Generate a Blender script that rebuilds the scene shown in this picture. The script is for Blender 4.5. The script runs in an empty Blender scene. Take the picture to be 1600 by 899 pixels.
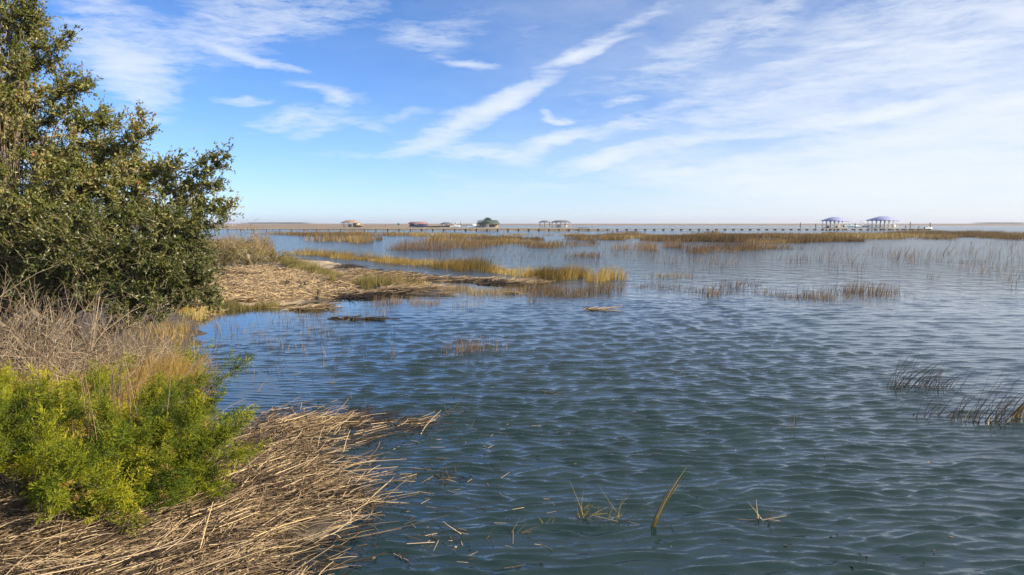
import bpy, math, numpy as np
from mathutils import Vector
rng = np.random.default_rng(7)
R = math.radians
F, CX, CY, H = 1155.0, 800.0, 449.5, 3.0
PITCH = math.atan(100/F)
sc = bpy.context.scene
C = sc.collection

# ------------------------------------------------------------------ geometry of the view: where photographed things stand
def ray(px, py):
    px = np.asarray(px, float); py = np.asarray(py, float)
    u = (px-CX)/F; v = (CY-py)/F
    c, s = math.cos(PITCH), math.sin(PITCH)
    return np.stack([u, c+v*s + 0*u, -s+v*c + 0*u], -1)
def gp(px, py, z=0.0):
    d = ray(px, py); t = (z-H)/d[..., 2]
    return d*t[..., None] + np.array([0, 0, H])
def at(px, py, y):
    d = ray(px, py); t = y/d[..., 1]
    return d*t[..., None] + np.array([0, 0, H])

# ------------------------------------------------------------------ noise
def vn(x, y, seed=0):
    x = np.asarray(x, float); y = np.asarray(y, float)
    xi = np.floor(x).astype(np.int64); yi = np.floor(y).astype(np.int64)
    fx = x-xi; fy = y-yi; fx = fx*fx*(3-2*fx); fy = fy*fy*(3-2*fy)
    def h(a, b):
        n = (a*374761393 + b*668265263 + seed*982451653) & 0x7fffffff
        n = ((n ^ (n >> 13))*1274126177) & 0x7fffffff
        return ((n ^ (n >> 16)) & 0xffff)/65535.0
    return (h(xi, yi)*(1-fx)+h(xi+1, yi)*fx)*(1-fy) + (h(xi, yi+1)*(1-fx)+h(xi+1, yi+1)*fx)*fy
def fbm(x, y, seed=0, o=4):
    s = 0; a = .5; t = 0
    for k in range(o):
        s = s + a*vn(x*2**k, y*2**k, seed+k*17); t += a; a *= .5
    return s/t
def ss(a, b, x):
    t = np.clip((x-a)/(b-a), 0, 1); return t*t*(3-2*t)
def norm(v): return v/np.maximum(np.linalg.norm(v, axis=-1, keepdims=True), 1e-9)
def rdir(n): return norm(rng.normal(size=(n, 3)))

# ------------------------------------------------------------------ object helpers
def tag(o, label=None, cat=None, group=None, kind=None):
    if label: o['label'] = label
    if cat: o['category'] = cat
    if group: o['group'] = group
    if kind: o['kind'] = kind
    return o
def empty(name, loc, label, cat, group=None):
    o = bpy.data.objects.new(name, None); C.objects.link(o); o.location = [float(a) for a in loc]
    o.empty_display_size = .3
    return tag(o, label, cat, group)
def link(name, me, m, parent=None, local=False):
    o = bpy.data.objects.new(name, me); C.objects.link(o)
    if m: me.materials.append(m)
    if parent is not None:
        o.parent = parent
        if not local: o.location = -parent.location
    return o
def qmesh(name, V, Q, tint=None, smooth=False):
    V = np.ascontiguousarray(V, np.float32); Q = np.ascontiguousarray(Q, np.int32)
    me = bpy.data.meshes.new(name); k = Q.shape[1]
    me.vertices.add(len(V)); me.vertices.foreach_set('co', V.ravel())
    me.loops.add(Q.size); me.loops.foreach_set('vertex_index', Q.ravel())
    me.polygons.add(len(Q)); me.polygons.foreach_set('loop_start', np.arange(0, Q.size, k, dtype=np.int32))
    if smooth: me.polygons.foreach_set('use_smooth', np.ones(len(Q), bool))
    me.update(calc_edges=True); 
    if tint is not None:
        a = me.attributes.new('tint', 'FLOAT', 'POINT'); a.data.foreach_set('value', np.ascontiguousarray(tint, np.float32))
    return me
class G:                                   # gathers quads of many small pieces
    def __init__(s): s.V = []; s.Q = []; s.T = []; s.n = 0
    def add(s, V, Q, T):
        s.V.append(V); s.Q.append(Q+s.n); s.T.append(np.broadcast_to(T, (len(V),))); s.n += len(V)
    def build(s, name, m, parent=None, smooth=False):
        return link(name, qmesh(name, np.concatenate(s.V), np.concatenate(s.Q), np.concatenate(s.T), smooth), m, parent)
def paths(base, d, L, seg=3, bend=None, jit=0.0):       # N curved paths -> (N, seg+1, 3)
    t = np.linspace(0, 1, seg+1)[None, :, None]
    P = base[:, None]+d[:, None]*L[:, None, None]*t
    if bend is not None: P = P+bend[:, None]*(t**2)*L[:, None, None]
    if jit: P = P+rng.normal(size=P.shape)*jit*L[:, None, None]*t
    return P
def tubes(g, P, r0, r1, tint, sides=3):
    N, S, _ = P.shape; r0 = np.broadcast_to(r0, (N,)); r1 = np.broadcast_to(r1, (N,))
    T = norm(np.gradient(P, axis=1)); ref = np.tile([0, 0, 1.], (N, S, 1)); m = np.abs(T[..., 2]) > .9; ref[m] = [1, 0, 0]
    A = norm(np.cross(T, ref)); B = np.cross(T, A)
    t = np.linspace(0, 1, S)[None]; r = (r0[:, None]*(1-t)+r1[:, None]*t)[..., None]
    V = np.stack([P+(A*math.cos(2*math.pi*k/sides)+B*math.sin(2*math.pi*k/sides))*r for k in range(sides)], 2)
    idx = np.arange(N*S*sides).reshape(N, S, sides)
    q = [np.stack([idx[:, :-1, k], idx[:, :-1, (k+1) % sides], idx[:, 1:, (k+1) % sides], idx[:, 1:, k]], -1).reshape(-1, 4) for k in range(sides)]
    g.add(V.reshape(-1, 3), np.concatenate(q), np.repeat(np.broadcast_to(tint, (N,)), S*sides))
def ribbons(g, P, w, tint, taper=.85, face=None):
    N, S, _ = P.shape
    T = P[:, -1]-P[:, 0]; side = norm(np.cross(T, rdir(N) if face is None else face))
    t = np.linspace(0, 1, S)[None, :, None]; w = np.broadcast_to(w, (N,))
    o = side[:, None]*(w[:, None, None]*.5*(1-taper*t))
    V = np.stack([P-o, P+o], 2); idx = np.arange(N*S*2).reshape(N, S, 2)
    q = np.stack([idx[:, :-1, 0], idx[:, :-1, 1], idx[:, 1:, 1], idx[:, 1:, 0]], -1).reshape(-1, 4)
    g.add(V.reshape(-1, 3), q, np.repeat(np.broadcast_to(tint, (N,)), S*2))
def leaves(g, p, d, L, w, tint):
    N = len(p); s = norm(np.cross(d, rdir(N))); n = np.cross(s, d)
    L = L[:, None]; w = w[:, None]
    V = np.stack([p, p+d*L*.5+s*w*.5+n*w*.2, p+d*L, p+d*L*.5-s*w*.5+n*w*.2], 1)
    g.add(V.reshape(-1, 3), np.arange(N*4).reshape(N, 4), np.repeat(tint, 4))
def box(g, c, s, tint=.5, rz=0.0, M=None):
    x, y, z = [a/2 for a in s]
    V = np.array([[-x,-y,-z],[x,-y,-z],[x,y,-z],[-x,y,-z],[-x,-y,z],[x,-y,z],[x,y,z],[-x,y,z]], float)
    if rz: V = V@np.array([[math.cos(rz), math.sin(rz), 0],[-math.sin(rz), math.cos(rz), 0],[0,0,1]])
    g.add(V+np.array(c, float), np.array([[0,3,2,1],[4,5,6,7],[0,1,5,4],[1,2,6,5],[2,3,7,6],[3,0,4,7]]), tint)

# ------------------------------------------------------------------ materials
def mat(name):
    m = bpy.data.materials.new(name); m.use_nodes = True; nt = m.node_tree
    return m, nt, nt.nodes['Principled BSDF']
def N(nt, t, **kw):
    n = nt.nodes.new(t)
    for k, v in kw.items():
        if k in n.bl_rna.properties: setattr(n, k, v)
        else: n.inputs[k].default_value = v
    return n
def ramp(nt, fac, stops):
    r = nt.nodes.new('ShaderNodeValToRGB'); e = r.color_ramp.elements
    while len(e) < len(stops): e.new(.5)
    for i, (p, c) in enumerate(stops): e[i].position = p; e[i].color = (*c, 1)
    nt.links.new(fac, r.inputs[0]); return r
def tinted(name, stops, rough=.6, trans=0.0, spec=.3, mottle=0.0, mscale=3.0):
    m, nt, b = mat(name)
    a = N(nt, 'ShaderNodeAttribute', attribute_name='tint'); fac = a.outputs['Fac']
    if mottle:
        tc = N(nt, 'ShaderNodeNewGeometry'); nz = N(nt, 'ShaderNodeTexNoise', Scale=mscale, Detail=4.0)
        nt.links.new(tc.outputs['Position'], nz.inputs['Vector'])
        mr = N(nt, 'ShaderNodeMath', operation='MULTIPLY_ADD'); mr.inputs[1].default_value = mottle*2; mr.inputs[2].default_value = -mottle
        nt.links.new(nz.outputs[0], mr.inputs[0]); ad = N(nt, 'ShaderNodeMath', operation='ADD')
        nt.links.new(mr.outputs[0], ad.inputs[0]); nt.links.new(fac, ad.inputs[1]); fac = ad.outputs[0]
    r = ramp(nt, fac, stops); nt.links.new(r.outputs[0], b.inputs['Base Color'])
    b.inputs['Roughness'].default_value = rough; b.inputs['Specular IOR Level'].default_value = spec
    if trans:
        tr = N(nt, 'ShaderNodeBsdfTranslucent'); mx = N(nt, 'ShaderNodeMixShader', Fac=trans)
        nt.links.new(r.outputs[0], tr.inputs[0]); nt.links.new(b.outputs[0], mx.inputs[1]); nt.links.new(tr.outputs[0], mx.inputs[2])
        nt.links.new(mx.outputs[0], nt.nodes['Material Output'].inputs[0])
    return m
M = {}
M['oak'] = tinted('oak_leaf', [(0, (.06,.085,.018)), (.4, (.15,.165,.032)), (.75, (.27,.26,.07)), (.93, (.42,.34,.13)), (1, (.42,.12,.04))], .45, .3, .5)
M['waxleaf'] = tinted('glossy_leaf', [(0, (.04,.065,.014)), (.5, (.105,.125,.024)), (.85, (.22,.21,.05)), (1, (.34,.26,.08))], .42, .28, .6)
M['cedar'] = tinted('cedar_foliage', [(0, (.02,.04,.006)), (.35, (.10,.14,.010)), (.7, (.29,.29,.016)), (.92, (.50,.43,.03)), (1, (.42,.25,.07))], .6, .22, .2)
M['bark'] = tinted('bark', [(0, (.09,.075,.06)), (1, (.27,.235,.19))], .85, 0, .1, .3, 14)
M['dead'] = tinted('dead_twig', [(0, (.07,.048,.03)), (.5, (.21,.155,.10)), (1, (.48,.38,.26))], .8, 0, .15)
M['gold'] = tinted('golden_grass', [(0, (.10,.075,.02)), (.35, (.27,.17,.036)), (.7, (.43,.275,.06)), (1, (.55,.44,.18))], .6, .35, .2)
M['marsh'] = tinted('marsh_grass', [(0, (.12,.075,.032)), (.35, (.21,.135,.055)), (.7, (.31,.21,.075)), (1, (.44,.32,.13))], .7, .3, .15)
M['rust'] = tinted('russet_grass', [(0, (.13,.075,.04)), (.5, (.25,.155,.075)), (1, (.42,.30,.16))], .7, .3, .15)
M['olive'] = tinted('olive_grass', [(0, (.10,.085,.035)), (.5, (.23,.19,.055)), (1, (.40,.32,.13))], .7, .3, .15)
M['dark_reed'] = tinted('dark_reed', [(0, (.035,.022,.016)), (.6, (.09,.06,.035)), (.85, (.22,.17,.06)), (1, (.50,.36,.08))], .5, .15, .3)
M['straw'] = tinted('straw', [(0, (.025,.017,.012)), (.3, (.10,.066,.036)), (.6, (.33,.225,.12)), (.82, (.60,.45,.28)), (1, (.72,.54,.27))], .55, .1, .3, .06, 20)
M['wood'] = tinted('weathered_wood', [(0, (.05,.04,.035)), (.5, (.24,.21,.17)), (1, (.45,.40,.33))], .8, 0, .2, .1, 2)
M['white'] = tinted('white_paint', [(0, (.5,.5,.48)), (1, (.82,.82,.80))], .45, 0, .4, .05, 1)
M['navy'] = tinted('navy_cloth', [(0, (.015,.02,.06)), (1, (.05,.06,.14))], .7, 0, .3, .1, 2)
M['blueroof'] = tinted('blue_roof', [(0, (.22,.23,.42)), (1, (.32,.33,.52))], .5, 0, .4, .05, 2)
M['redroof'] = tinted('red_roof', [(0, (.24,.10,.10)), (1, (.36,.19,.18))], .5, 0, .4, .05, 2)
M['tanroof'] = tinted('tan_roof', [(0, (.24,.16,.09)), (1, (.36,.25,.15))], .7, 0, .3, .1, 2)
M['greenroof'] = tinted('green_roof', [(0, (.025,.05,.04)), (1, (.09,.13,.10))], .6, 0, .3, .1, 2)
M['greyroof'] = tinted('grey_roof', [(0, (.07,.075,.07)), (1, (.17,.17,.16))], .6, 0, .3, .1, 2)
M['tanwall'] = tinted('tan_wall', [(0, (.42,.26,.13)), (1, (.6,.42,.24))], .7, 0, .3, .1, 2)
M['darktree'] = tinted('dark_foliage', [(0, (.012,.025,.012)), (1, (.05,.075,.03))], .6, .2, .2)
M['bluehull'] = tinted('blue_hull', [(0, (.25,.42,.55)), (1, (.4,.6,.7))], .35, 0, .5)
M['glass'] = tinted('dark_glass', [(0, (.02,.03,.04)), (1, (.05,.06,.07))], .1, 0, .5)
M['marker'] = tinted('green_marker', [(0, (.02,.25,.14)), (1, (.04,.35,.2))], .5, 0, .4)

# ------------------------------------------------------------------ world: clear low winter sun with cirrus
SUN_EL, SUN_AZ = R(29), R(112)
w = bpy.data.worlds.new("World"); sc.world = w; w.use_nodes = True; nt = w.node_tree; L = nt.links
bg = nt.nodes['Background']; bg.inputs[1].default_value = 0.098
sky = N(nt, 'ShaderNodeTexSky', sky_type='NISHITA', sun_disc=False, sun_elevation=SUN_EL, sun_rotation=SUN_AZ, altitude=0.0, air_density=0.6, dust_density=0.1, ozone_density=4.0)
tc = N(nt, 'ShaderNodeTexCoord'); sep = N(nt, 'ShaderNodeSeparateXYZ'); L.new(tc.outputs['Generated'], sep.inputs[0])
def mth(op, a, b=None, c=None, clamp=False):
    n = nt.nodes.new('ShaderNodeMath'); n.operation = op; n.use_clamp = clamp
    for i, v in enumerate((a, b, c)):
        if v is None: continue
        if isinstance(v, (int, float)): n.inputs[i].default_value = v
        else: L.new(v, n.inputs[i])
    return n.outputs[0]
az = mth('ARCTAN2', sep.outputs[0], sep.outputs[1]); el = mth('ARCSINE', sep.outputs[2])
ae = N(nt, 'ShaderNodeCombineXYZ'); L.new(az, ae.inputs[0]); L.new(el, ae.inputs[1])
def mapped(vec, loc=(0,0,0), rot=0.0, scale=(1,1,1), typ='POINT'):
    m = nt.nodes.new('ShaderNodeMapping'); m.vector_type = typ
    m.inputs['Location'].default_value = loc; m.inputs['Rotation'].default_value = (0,0,rot); m.inputs['Scale'].default_value = scale
    L.new(vec, m.inputs[0]); return m.outputs[0]
def noise(vec, scale, detail=5.0, rough=.55, col=False, dist=0.0):
    n = N(nt, 'ShaderNodeTexNoise', Scale=scale, Detail=detail, Roughness=rough, Distortion=dist); L.new(vec, n.inputs['Vector'])
    return n.outputs[1 if col else 0]
def vmath(op, a, b=None, s=None):
    n = nt.nodes.new('ShaderNodeVectorMath'); n.operation = op
    for i, v in enumerate((a, b)):
        if v is None: continue
        if isinstance(v, tuple): n.inputs[i].default_value = v
        else: L.new(v, n.inputs[i])
    if s is not None: n.inputs['Scale'].default_value = s
    return n.outputs['Value' if op == 'LENGTH' else 'Vector']
warp = vmath('SCALE', vmath('SUBTRACT', noise(mapped(ae.outputs[0], rot=R(-20), scale=(1, 2.2, 1)), 5, 5, .62, True), (.5,.5,.5)), s=.05)
wp = vmath('ADD', ae.outputs[0], warp)
def px2ae(px, py):
    d = ray(px, py); d = d/np.linalg.norm(d); return math.atan2(d[0], d[1]), math.asin(d[2])
STROKES = [  # endpoints in the photograph, half width, strength
 (105,-60,215,110,46,.50),(150,60,250,105,40,.48),(235,95,620,-45,34,.60),(210,130,240,170,38,.45),(300,20,420,-60,50,.35),
 (362,80,468,113,6,1.0),(340,148,420,156,5,.8),(385,200,515,168,12,.75),(455,215,555,178,13,.5),(445,133,560,155,7,.55),(505,152,540,160,6,.7),(560,198,612,208,8,.6),(570,185,680,172,10,.35),
 (640,232,800,150,17,1.0),(740,180,858,120,11,1.0),(640,232,810,240,15,.55),(690,88,768,102,7,.75),(620,70,760,25,26,.38),
 (850,103,960,56,9,.85),(935,50,1060,0,8,.55),(818,240,905,210,11,1.0),(880,218,1020,195,9,.8),(846,172,856,184,6,.8),(852,186,886,190,6,.95),
 (880,262,990,235,8,.8),(960,240,1140,216,9,.75),(950,258,1160,268,20,.55),(950,165,1000,157,6,.6),(860,160,1050,100,30,.3),
 (1050,280,1300,300,16,.5),(1000,205,1300,130,20,.35),(1180,208,1380,172,9,.85),(1350,176,1520,143,7,.85),(1100,200,1300,150,26,.5),(1480,175,1640,145,10,.6),
 (1030,100,1180,20,28,.5),(1070,140,1150,125,20,.45),(1180,70,1240,0,20,.4),
 (1240,255,1700,190,42,.7),(1060,300,1700,270,30,.6),(1320,120,1700,60,75,.5),(1250,30,1700,-20,60,.35),(1560,35,1640,20,12,.5),
 (650,262,760,300,24,.25),(740,300,1000,275,16,.3),(800,60,860,40,18,.25),
 (560,20,700,70,20,.25),(880,90,1010,45,5,.5),(980,190,1100,150,7,.45),(1120,260,1420,215,8,.6),(1180,120,1330,70,8,.45),(1300,215,1600,180,8,.55),(1400,90,1600,60,8,.5),(450,250,640,238,8,.3),(700,240,860,262,9,.45),
 (-300,200,60,260,40,.5),(-400,20,0,-120,60,.4),(600,-180,1300,-260,60,.5),(1700,200,2300,120,80,.6),(200,-300,700,-360,50,.5)]
tot = None
for x0, y0, x1, y1, hw, s in STROKES:
    a0, e0 = px2ae(x0, y0); a1, e1 = px2ae(x1, y1)
    ln = math.hypot(a1-a0, e1-e0)/2 + hw/F*.6; ang = math.atan2(e1-e0, a1-a0)
    v = mapped(wp, ((a0+a1)/2, (e0+e1)/2, 0), ang, (ln*1.15, hw/F*1.25, 1), 'TEXTURE')
    v = vmath('MULTIPLY', v, (1,1,0)); d = vmath('LENGTH', v)
    mr = nt.nodes.new('ShaderNodeMapRange'); mr.interpolation_type = 'LINEAR'
    mr.inputs[1].default_value = 1.35; mr.inputs[2].default_value = 0.0; mr.inputs[3].default_value = 0; mr.inputs[4].default_value = s
    L.new(d, mr.inputs[0]); tot = mr.outputs[0] if tot is None else mth('ADD', tot, mr.outputs[0])
fib = noise(mapped(wp, rot=R(-24), scale=(1, 6.5, 1)), 10, 8, .70)
fib2 = noise(mapped(ae.outputs[0], rot=R(-34), scale=(1, 5.0, 1)), 30, 5, .7)
fx = mth('MULTIPLY_ADD', fib, 3.4, -1.75); fx = mth('MULTIPLY_ADD', fib2, 1.6, mth('SUBTRACT', fx, .82))
al = mth('MULTIPLY_ADD', mth('MULTIPLY', fx, mth('MULTIPLY', tot, 2.2, None, True)), .62, mth('MULTIPLY_ADD', tot, 1.08, -.14)); al = mth('MAXIMUM', al, 0.0)
# thin overall veil, thicker towards the sun side
veil = noise(mapped(wp, rot=R(-22), scale=(1, 3.6, 1)), 3.4, 7, .66)
side = nt.nodes.new('ShaderNodeMapRange'); side.interpolation_type = 'SMOOTHSTEP'
for i, v in enumerate((0, -.3, .7, .07, .72)): side.inputs[i].default_value = v
L.new(az, side.inputs[0])
vm = mth('MULTIPLY', mth('MULTIPLY_ADD', veil, 2.4, -.75, True), side.outputs[0])
hi = nt.nodes.new('ShaderNodeMapRange'); hi.interpolation_type = 'SMOOTHSTEP'  # extra overhead veil, out of view, added to brighten the water's reflections
for i, v in enumerate((0, .34, .7, 0, .72)): hi.inputs[i].default_value = v
L.new(el, hi.inputs[0])
al = mth('ADD', mth('ADD', al, vm), mth('MULTIPLY', mth('MULTIPLY_ADD', veil, 1.6, -.2, True), hi.outputs[0]))
al = mth('SUBTRACT', 1.0, mth('EXPONENT', mth('MULTIPLY', al, -1.1)), None, True)
low = nt.nodes.new('ShaderNodeMapRange'); low.interpolation_type = 'SMOOTHSTEP'
for i, v in enumerate((0, -.02, .02, 0, 1)): low.inputs[i].default_value = v
L.new(el, low.inputs[0]); al = mth('MULTIPLY', al, low.outputs[0])
hs = N(nt, 'ShaderNodeHueSaturation', Saturation=1.14, Value=1.0, Hue=.5); L.new(sky.outputs[0], hs.inputs['Color'])
hr = nt.nodes.new('ShaderNodeMapRange'); hr.interpolation_type = 'SMOOTHSTEP'
for i, v in enumerate((0, -.3, .75, 0, 1)): hr.inputs[i].default_value = v
L.new(az, hr.inputs[0])
hz = mth('MULTIPLY', mth('EXPONENT', mth('MULTIPLY', mth('MAXIMUM', el, 0.0), mth('MULTIPLY_ADD', hr.outputs[0], 9.0, -14.0))), mth('MULTIPLY_ADD', hr.outputs[0], .3, .62))
hzm = N(nt, 'ShaderNodeMix', data_type='RGBA'); L.new(hz, hzm.inputs[0]); L.new(vmath('MULTIPLY', hs.outputs[0], (.97, 1.06, 1.18)), hzm.inputs[6]); 
hzc = N(nt, 'ShaderNodeMix', data_type='RGBA'); L.new(hr.outputs[0], hzc.inputs[0]); hzc.inputs[6].default_value = (3.75, 4.35, 4.9, 1); hzc.inputs[7].default_value = (5.6, 5.6, 5.5, 1); L.new(hzc.outputs[2], hzm.inputs[7])
mx = N(nt, 'ShaderNodeMix', data_type='RGBA'); L.new(al, mx.inputs[0]); L.new(hzm.outputs[2], mx.inputs[6]); mx.inputs[7].default_value = (5.6, 5.9, 6.3, 1)
CLOUD = mx
L.new(mx.outputs[2], bg.inputs[0])
w.cycles.sampling_method = 'MANUAL'; w.cycles.sample_map_resolution = 1024
sl = bpy.data.lights.new('sun', 'SUN'); sl.energy = 5.0; sl.angle = R(.53); sl.color = (1.0, .88, .70)
so = bpy.data.objects.new('sun', sl); C.objects.link(so); so.location = (30, 5, 30)
sd = Vector((math.cos(SUN_EL)*math.sin(SUN_AZ), math.cos(SUN_EL)*math.cos(SUN_AZ), math.sin(SUN_EL)))
so.rotation_euler = sd.to_track_quat('Z', 'Y').to_euler()

# ------------------------------------------------------------------ ground: one tensor sheet, land rising out of the water
def sdf(X, Y, poly):
    d = np.full(X.shape, 1e9); ins = np.zeros(X.shape, bool); n = len(poly)
    for i in range(n):
        ax, ay = poly[i]; bx, by = poly[(i+1) % n]
        ex, ey = bx-ax, by-ay; t = np.clip(((X-ax)*ex+(Y-ay)*ey)/(ex*ex+ey*ey), 0, 1)
        d = np.minimum(d, np.hypot(X-ax-t*ex, Y-ay-t*ey))
        c = (ay > Y) != (by > Y)
        with np.errstate(divide='ignore', invalid='ignore'):
            ins ^= c & (X < (bx-ax)*(Y-ay)/(by-ay if by != ay else 1e-9)+ax)
    return np.where(ins, d, -d)
shore_px = [(470,1050),(470,950),(450,860),(470,760),(430,700),(345,668),(326,610),(312,545),(316,505),(345,484),(430,481),(500,471),(560,456),(625,460),(700,463),(735,452),(660,440),(600,430),(565,420),(520,412),(455,402),(380,396),(300,394)]
SH = [tuple(gp(x, y)[:2]) for x, y in shore_px]+[(-60, 80), (-120, 60), (-80, -20), (-1.8, -20), (-1.8, 3)]
def hgt(X, Y):
    X = np.asarray(X, float); Y = np.asarray(Y, float)
    d = sdf(X, Y, SH) + (fbm(X*1.3, Y*1.3, 3)-.5)*np.clip(Y*.05, .3, 2.0)
    z = np.where(d < 0, np.maximum(-.35, d*.25), .09*ss(0, .9, d))
    bank = ss(0, 3.2, -.415*Y-X-.1)*ss(0, 1.5, d)
    z = z + bank*.42*(.8+.4*fbm(X*.7, Y*.7, 9))
    pen = ss(24, 28, Y)*ss(0, 1.0, d)
    z = z + pen*((fbm(X*.5, Y*.35, 5)-.52)*.34 + (fbm(X*2, Y*2, 6)-.5)*.12)
    z = z + (fbm(X*6, Y*6, 12)-.5)*.03*(d > 0)
    return z
def grow(start, step, k, end):
    a = [start]
    while a[-1] < end: a.append(a[-1]+max(step, k*abs(a[-1])))
    return a
gx = np.array([-9000,-3000,-900,-300,-120]+list(np.arange(-60, -14, .3))+list(np.arange(-14, 4, .08))+[5,8,20,100,600,3000,9000])
gy = np.array([-3000,-300,-60,-20,-8,-2]+list(np.arange(1, 14, .08))+list(np.arange(14, 60, .14))+list(np.arange(60, 90, .5))+[100,150,300,700,2000,9000])
def tensor(gx, gy):
    X, Y = np.meshgrid(gx, gy); i = np.arange(X.size).reshape(X.shape)
    Q = np.stack([i[:-1,:-1], i[:-1,1:], i[1:,1:], i[1:,:-1]], -1).reshape(-1, 4)
    return X, Y, Q
X, Y, Q = tensor(gx, gy); Z = hgt(X, Y); Z = np.where((np.abs(X) > 90) | (Y > 95) | (Y < -9), -.35, Z)
straw = ss(.42, .60, fbm(X*.35+3, Y*.22, 31))*(Y > 24)*(X > -.415*Y-2)
dry = np.where(Y < 14, .12, straw)
gm, gn, gb = mat('shore_ground')
a = N(gn, 'ShaderNodeAttribute', attribute_name='tint'); g_ = N(gn, 'ShaderNodeNewGeometry')
n1 = N(gn, 'ShaderNodeTexNoise', Scale=4.0, Detail=8.0, Roughness=.7); gn.links.new(g_.outputs['Position'], n1.inputs[0])
mp = N(gn, 'ShaderNodeMapping'); mp.inputs['Scale'].default_value = (6, 22, 6); mp.inputs['Rotation'].default_value = (0,0,R(40)); gn.links.new(g_.outputs['Position'], mp.inputs[0])
n2 = N(gn, 'ShaderNodeTexNoise', Scale=1.5, Detail=6.0, Roughness=.7); gn.links.new(mp.outputs[0], n2.inputs[0])
md = ramp(gn, n1.outputs[0], [(.3, (.03,.022,.016)), (.7, (.10,.075,.05))]); st = ramp(gn, n2.outputs[0], [(.3, (.17,.12,.075)), (.5, (.42,.32,.20)), (.72, (.62,.50,.34))])
mm = N(gn, 'ShaderNodeMath', operation='MULTIPLY_ADD'); mm.inputs[1].default_value = .8; gn.links.new(n1.outputs[0], mm.inputs[0]); mm.inputs[2].default_value = -.4
ma = N(gn, 'ShaderNodeMath', operation='ADD', use_clamp=True); gn.links.new(mm.outputs[0], ma.inputs[0]); gn.links.new(a.outputs['Fac'], ma.inputs[1])
gx_ = N(gn, 'ShaderNodeMix', data_type='RGBA'); gn.links.new(ma.outputs[0], gx_.inputs[0]); gn.links.new(md.outputs[0], gx_.inputs[6]); gn.links.new(st.outputs[0], gx_.inputs[7])
gn.links.new(gx_.outputs[2], gb.inputs['Base Color']); gb.inputs['Roughness'].default_value = .8
bp = N(gn, 'ShaderNodeBump', Strength=.7, Distance=.05); gn.links.new(n2.outputs[0], bp.inputs['Height']); gn.links.new(bp.outputs[0], gb.inputs['Normal'])
tag(link('ground', qmesh('ground', np.stack([X, Y, Z], -1).reshape(-1, 3), Q, dry.ravel(), True), gm), kind='structure')

# ------------------------------------------------------------------ water: real ripples near, finer ones in the normal
def calm(X, Y):
    a = np.exp(-(((X+8)/7)**2+((Y-29)/8)**2)); b = np.exp(-(((X+4.6)/1.7)**2+((Y-13)/5)**2)); c = np.exp(-(((X+2.2)/1.6)**2+((Y-8.2)/1.7)**2))
    d = np.exp(-(((X+1)/7)**2+((Y-35)/5)**2)); e = np.exp(-(((X+10)/4)**2+((Y-20)/5)**2))
    return np.clip(1-.92*a-.8*b-.75*c-.6*d-.8*e, .06, 1)
xs = grow(0, .045, 0, 8); xs = grow(xs[-1], .05, .012, 9000); wx = np.array([-a for a in xs[::-1]][:-1]+[0]); 
xh = list(np.arange(0, 8, .045))+xs[1:] if xs[0] >= 8 else xs
wx = np.array([-a for a in xh[::-1]][:-1]+xh)
ya = list(np.arange(3, 5.4, .1))+grow(5.4, .02, .0023, 30); ya = ya+grow(ya[-1], .1, .0058, 95)[1:]; ya = ya+grow(ya[-1], .1, .012, 9000)[1:]; wy = np.array([-3000,-500,-80,-20,-5,0]+ya)
X, Y, Q = tensor(wx, wy)
m = (np.abs(X) < 75) & (Y < 95) & (Y > 2)
x = X[m]; y = Y[m]; z = np.zeros_like(x)
wx_ = x+.35*(fbm(x*.5, y*.5, 41)-.5)*2; wy_ = y+.35*(fbm(x*.5+9, y*.5, 42)-.5)*2
res = np.maximum(.0058*y, .011*np.abs(x)); 
dxc = np.where(np.abs(x) < 8, .045, .011*np.abs(x)*.8); dyc = np.interp(y, [3,5.3,5.5,8.7,30,31,95], [.1,.1,.02,.02,.07,.18,.55])
SL = ((60, .12, .25, 14, .225), (18, .07, .11, 38, .06), (24, .24, 1.0, 24, .05)); k = 0
for cnt_, l0, l1, sp_, slope in SL:
    for _ in range(cnt_):
        lam = l0*(l1/l0)**rng.random(); am = slope*math.sqrt(2/cnt_)*lam/6.283; k += 1
        th = R(93)+rng.normal()*R(sp_); kx, ky = math.cos(th)*2*math.pi/lam, math.sin(th)*2*math.pi/lam
        env = .3+1.4*vn(x/(lam*8)+k*7.3, y/(lam*6)+k*3.1, 50+k)
        z += am*np.sin(kx*wx_+ky*wy_+rng.random()*6.28)*env*ss(2.8, 1.3, abs(kx)*dxc+abs(ky)*dyc)
sg0 = z[y < 15].std(); zn = z/sg0; z = sg0*(zn+.36*np.minimum(zn*zn, 5))
gust = .55+.75*fbm(x*.12, y*.09, 77, 3)
z *= calm(x, y)*gust*1.15*ss(95, 65, y)
Z = np.zeros_like(X); Z[m] = z
far = np.where(m, ss(18, 60, np.hypot(X*.7, Y)), 1.0)*calm(X, Y)
wm, wn, wb = mat('tidal_water')
wb.inputs['Base Color'].default_value = (.008, .022, .021, 1); wb.inputs['Roughness'].default_value = .045; wb.inputs['IOR'].default_value = 1.5; wb.inputs['Specular IOR Level'].default_value = .5
pos = N(wn, 'ShaderNodeNewGeometry'); at1 = N(wn, 'ShaderNodeAttribute', attribute_name='tint'); at2 = N(wn, 'ShaderNodeAttribute', attribute_name='calm')
def wnoise(scale, sc3, rot, detail=3.0):
    mpp = N(wn, 'ShaderNodeMapping'); mpp.inputs['Scale'].default_value = sc3; mpp.inputs['Rotation'].default_value = (0,0,rot); wn.links.new(pos.outputs['Position'], mpp.inputs[0])
    n = N(wn, 'ShaderNodeTexNoise', Scale=scale, Detail=detail, Roughness=.55); wn.links.new(mpp.outputs[0], n.inputs[0]); return n.outputs[0]
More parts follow.
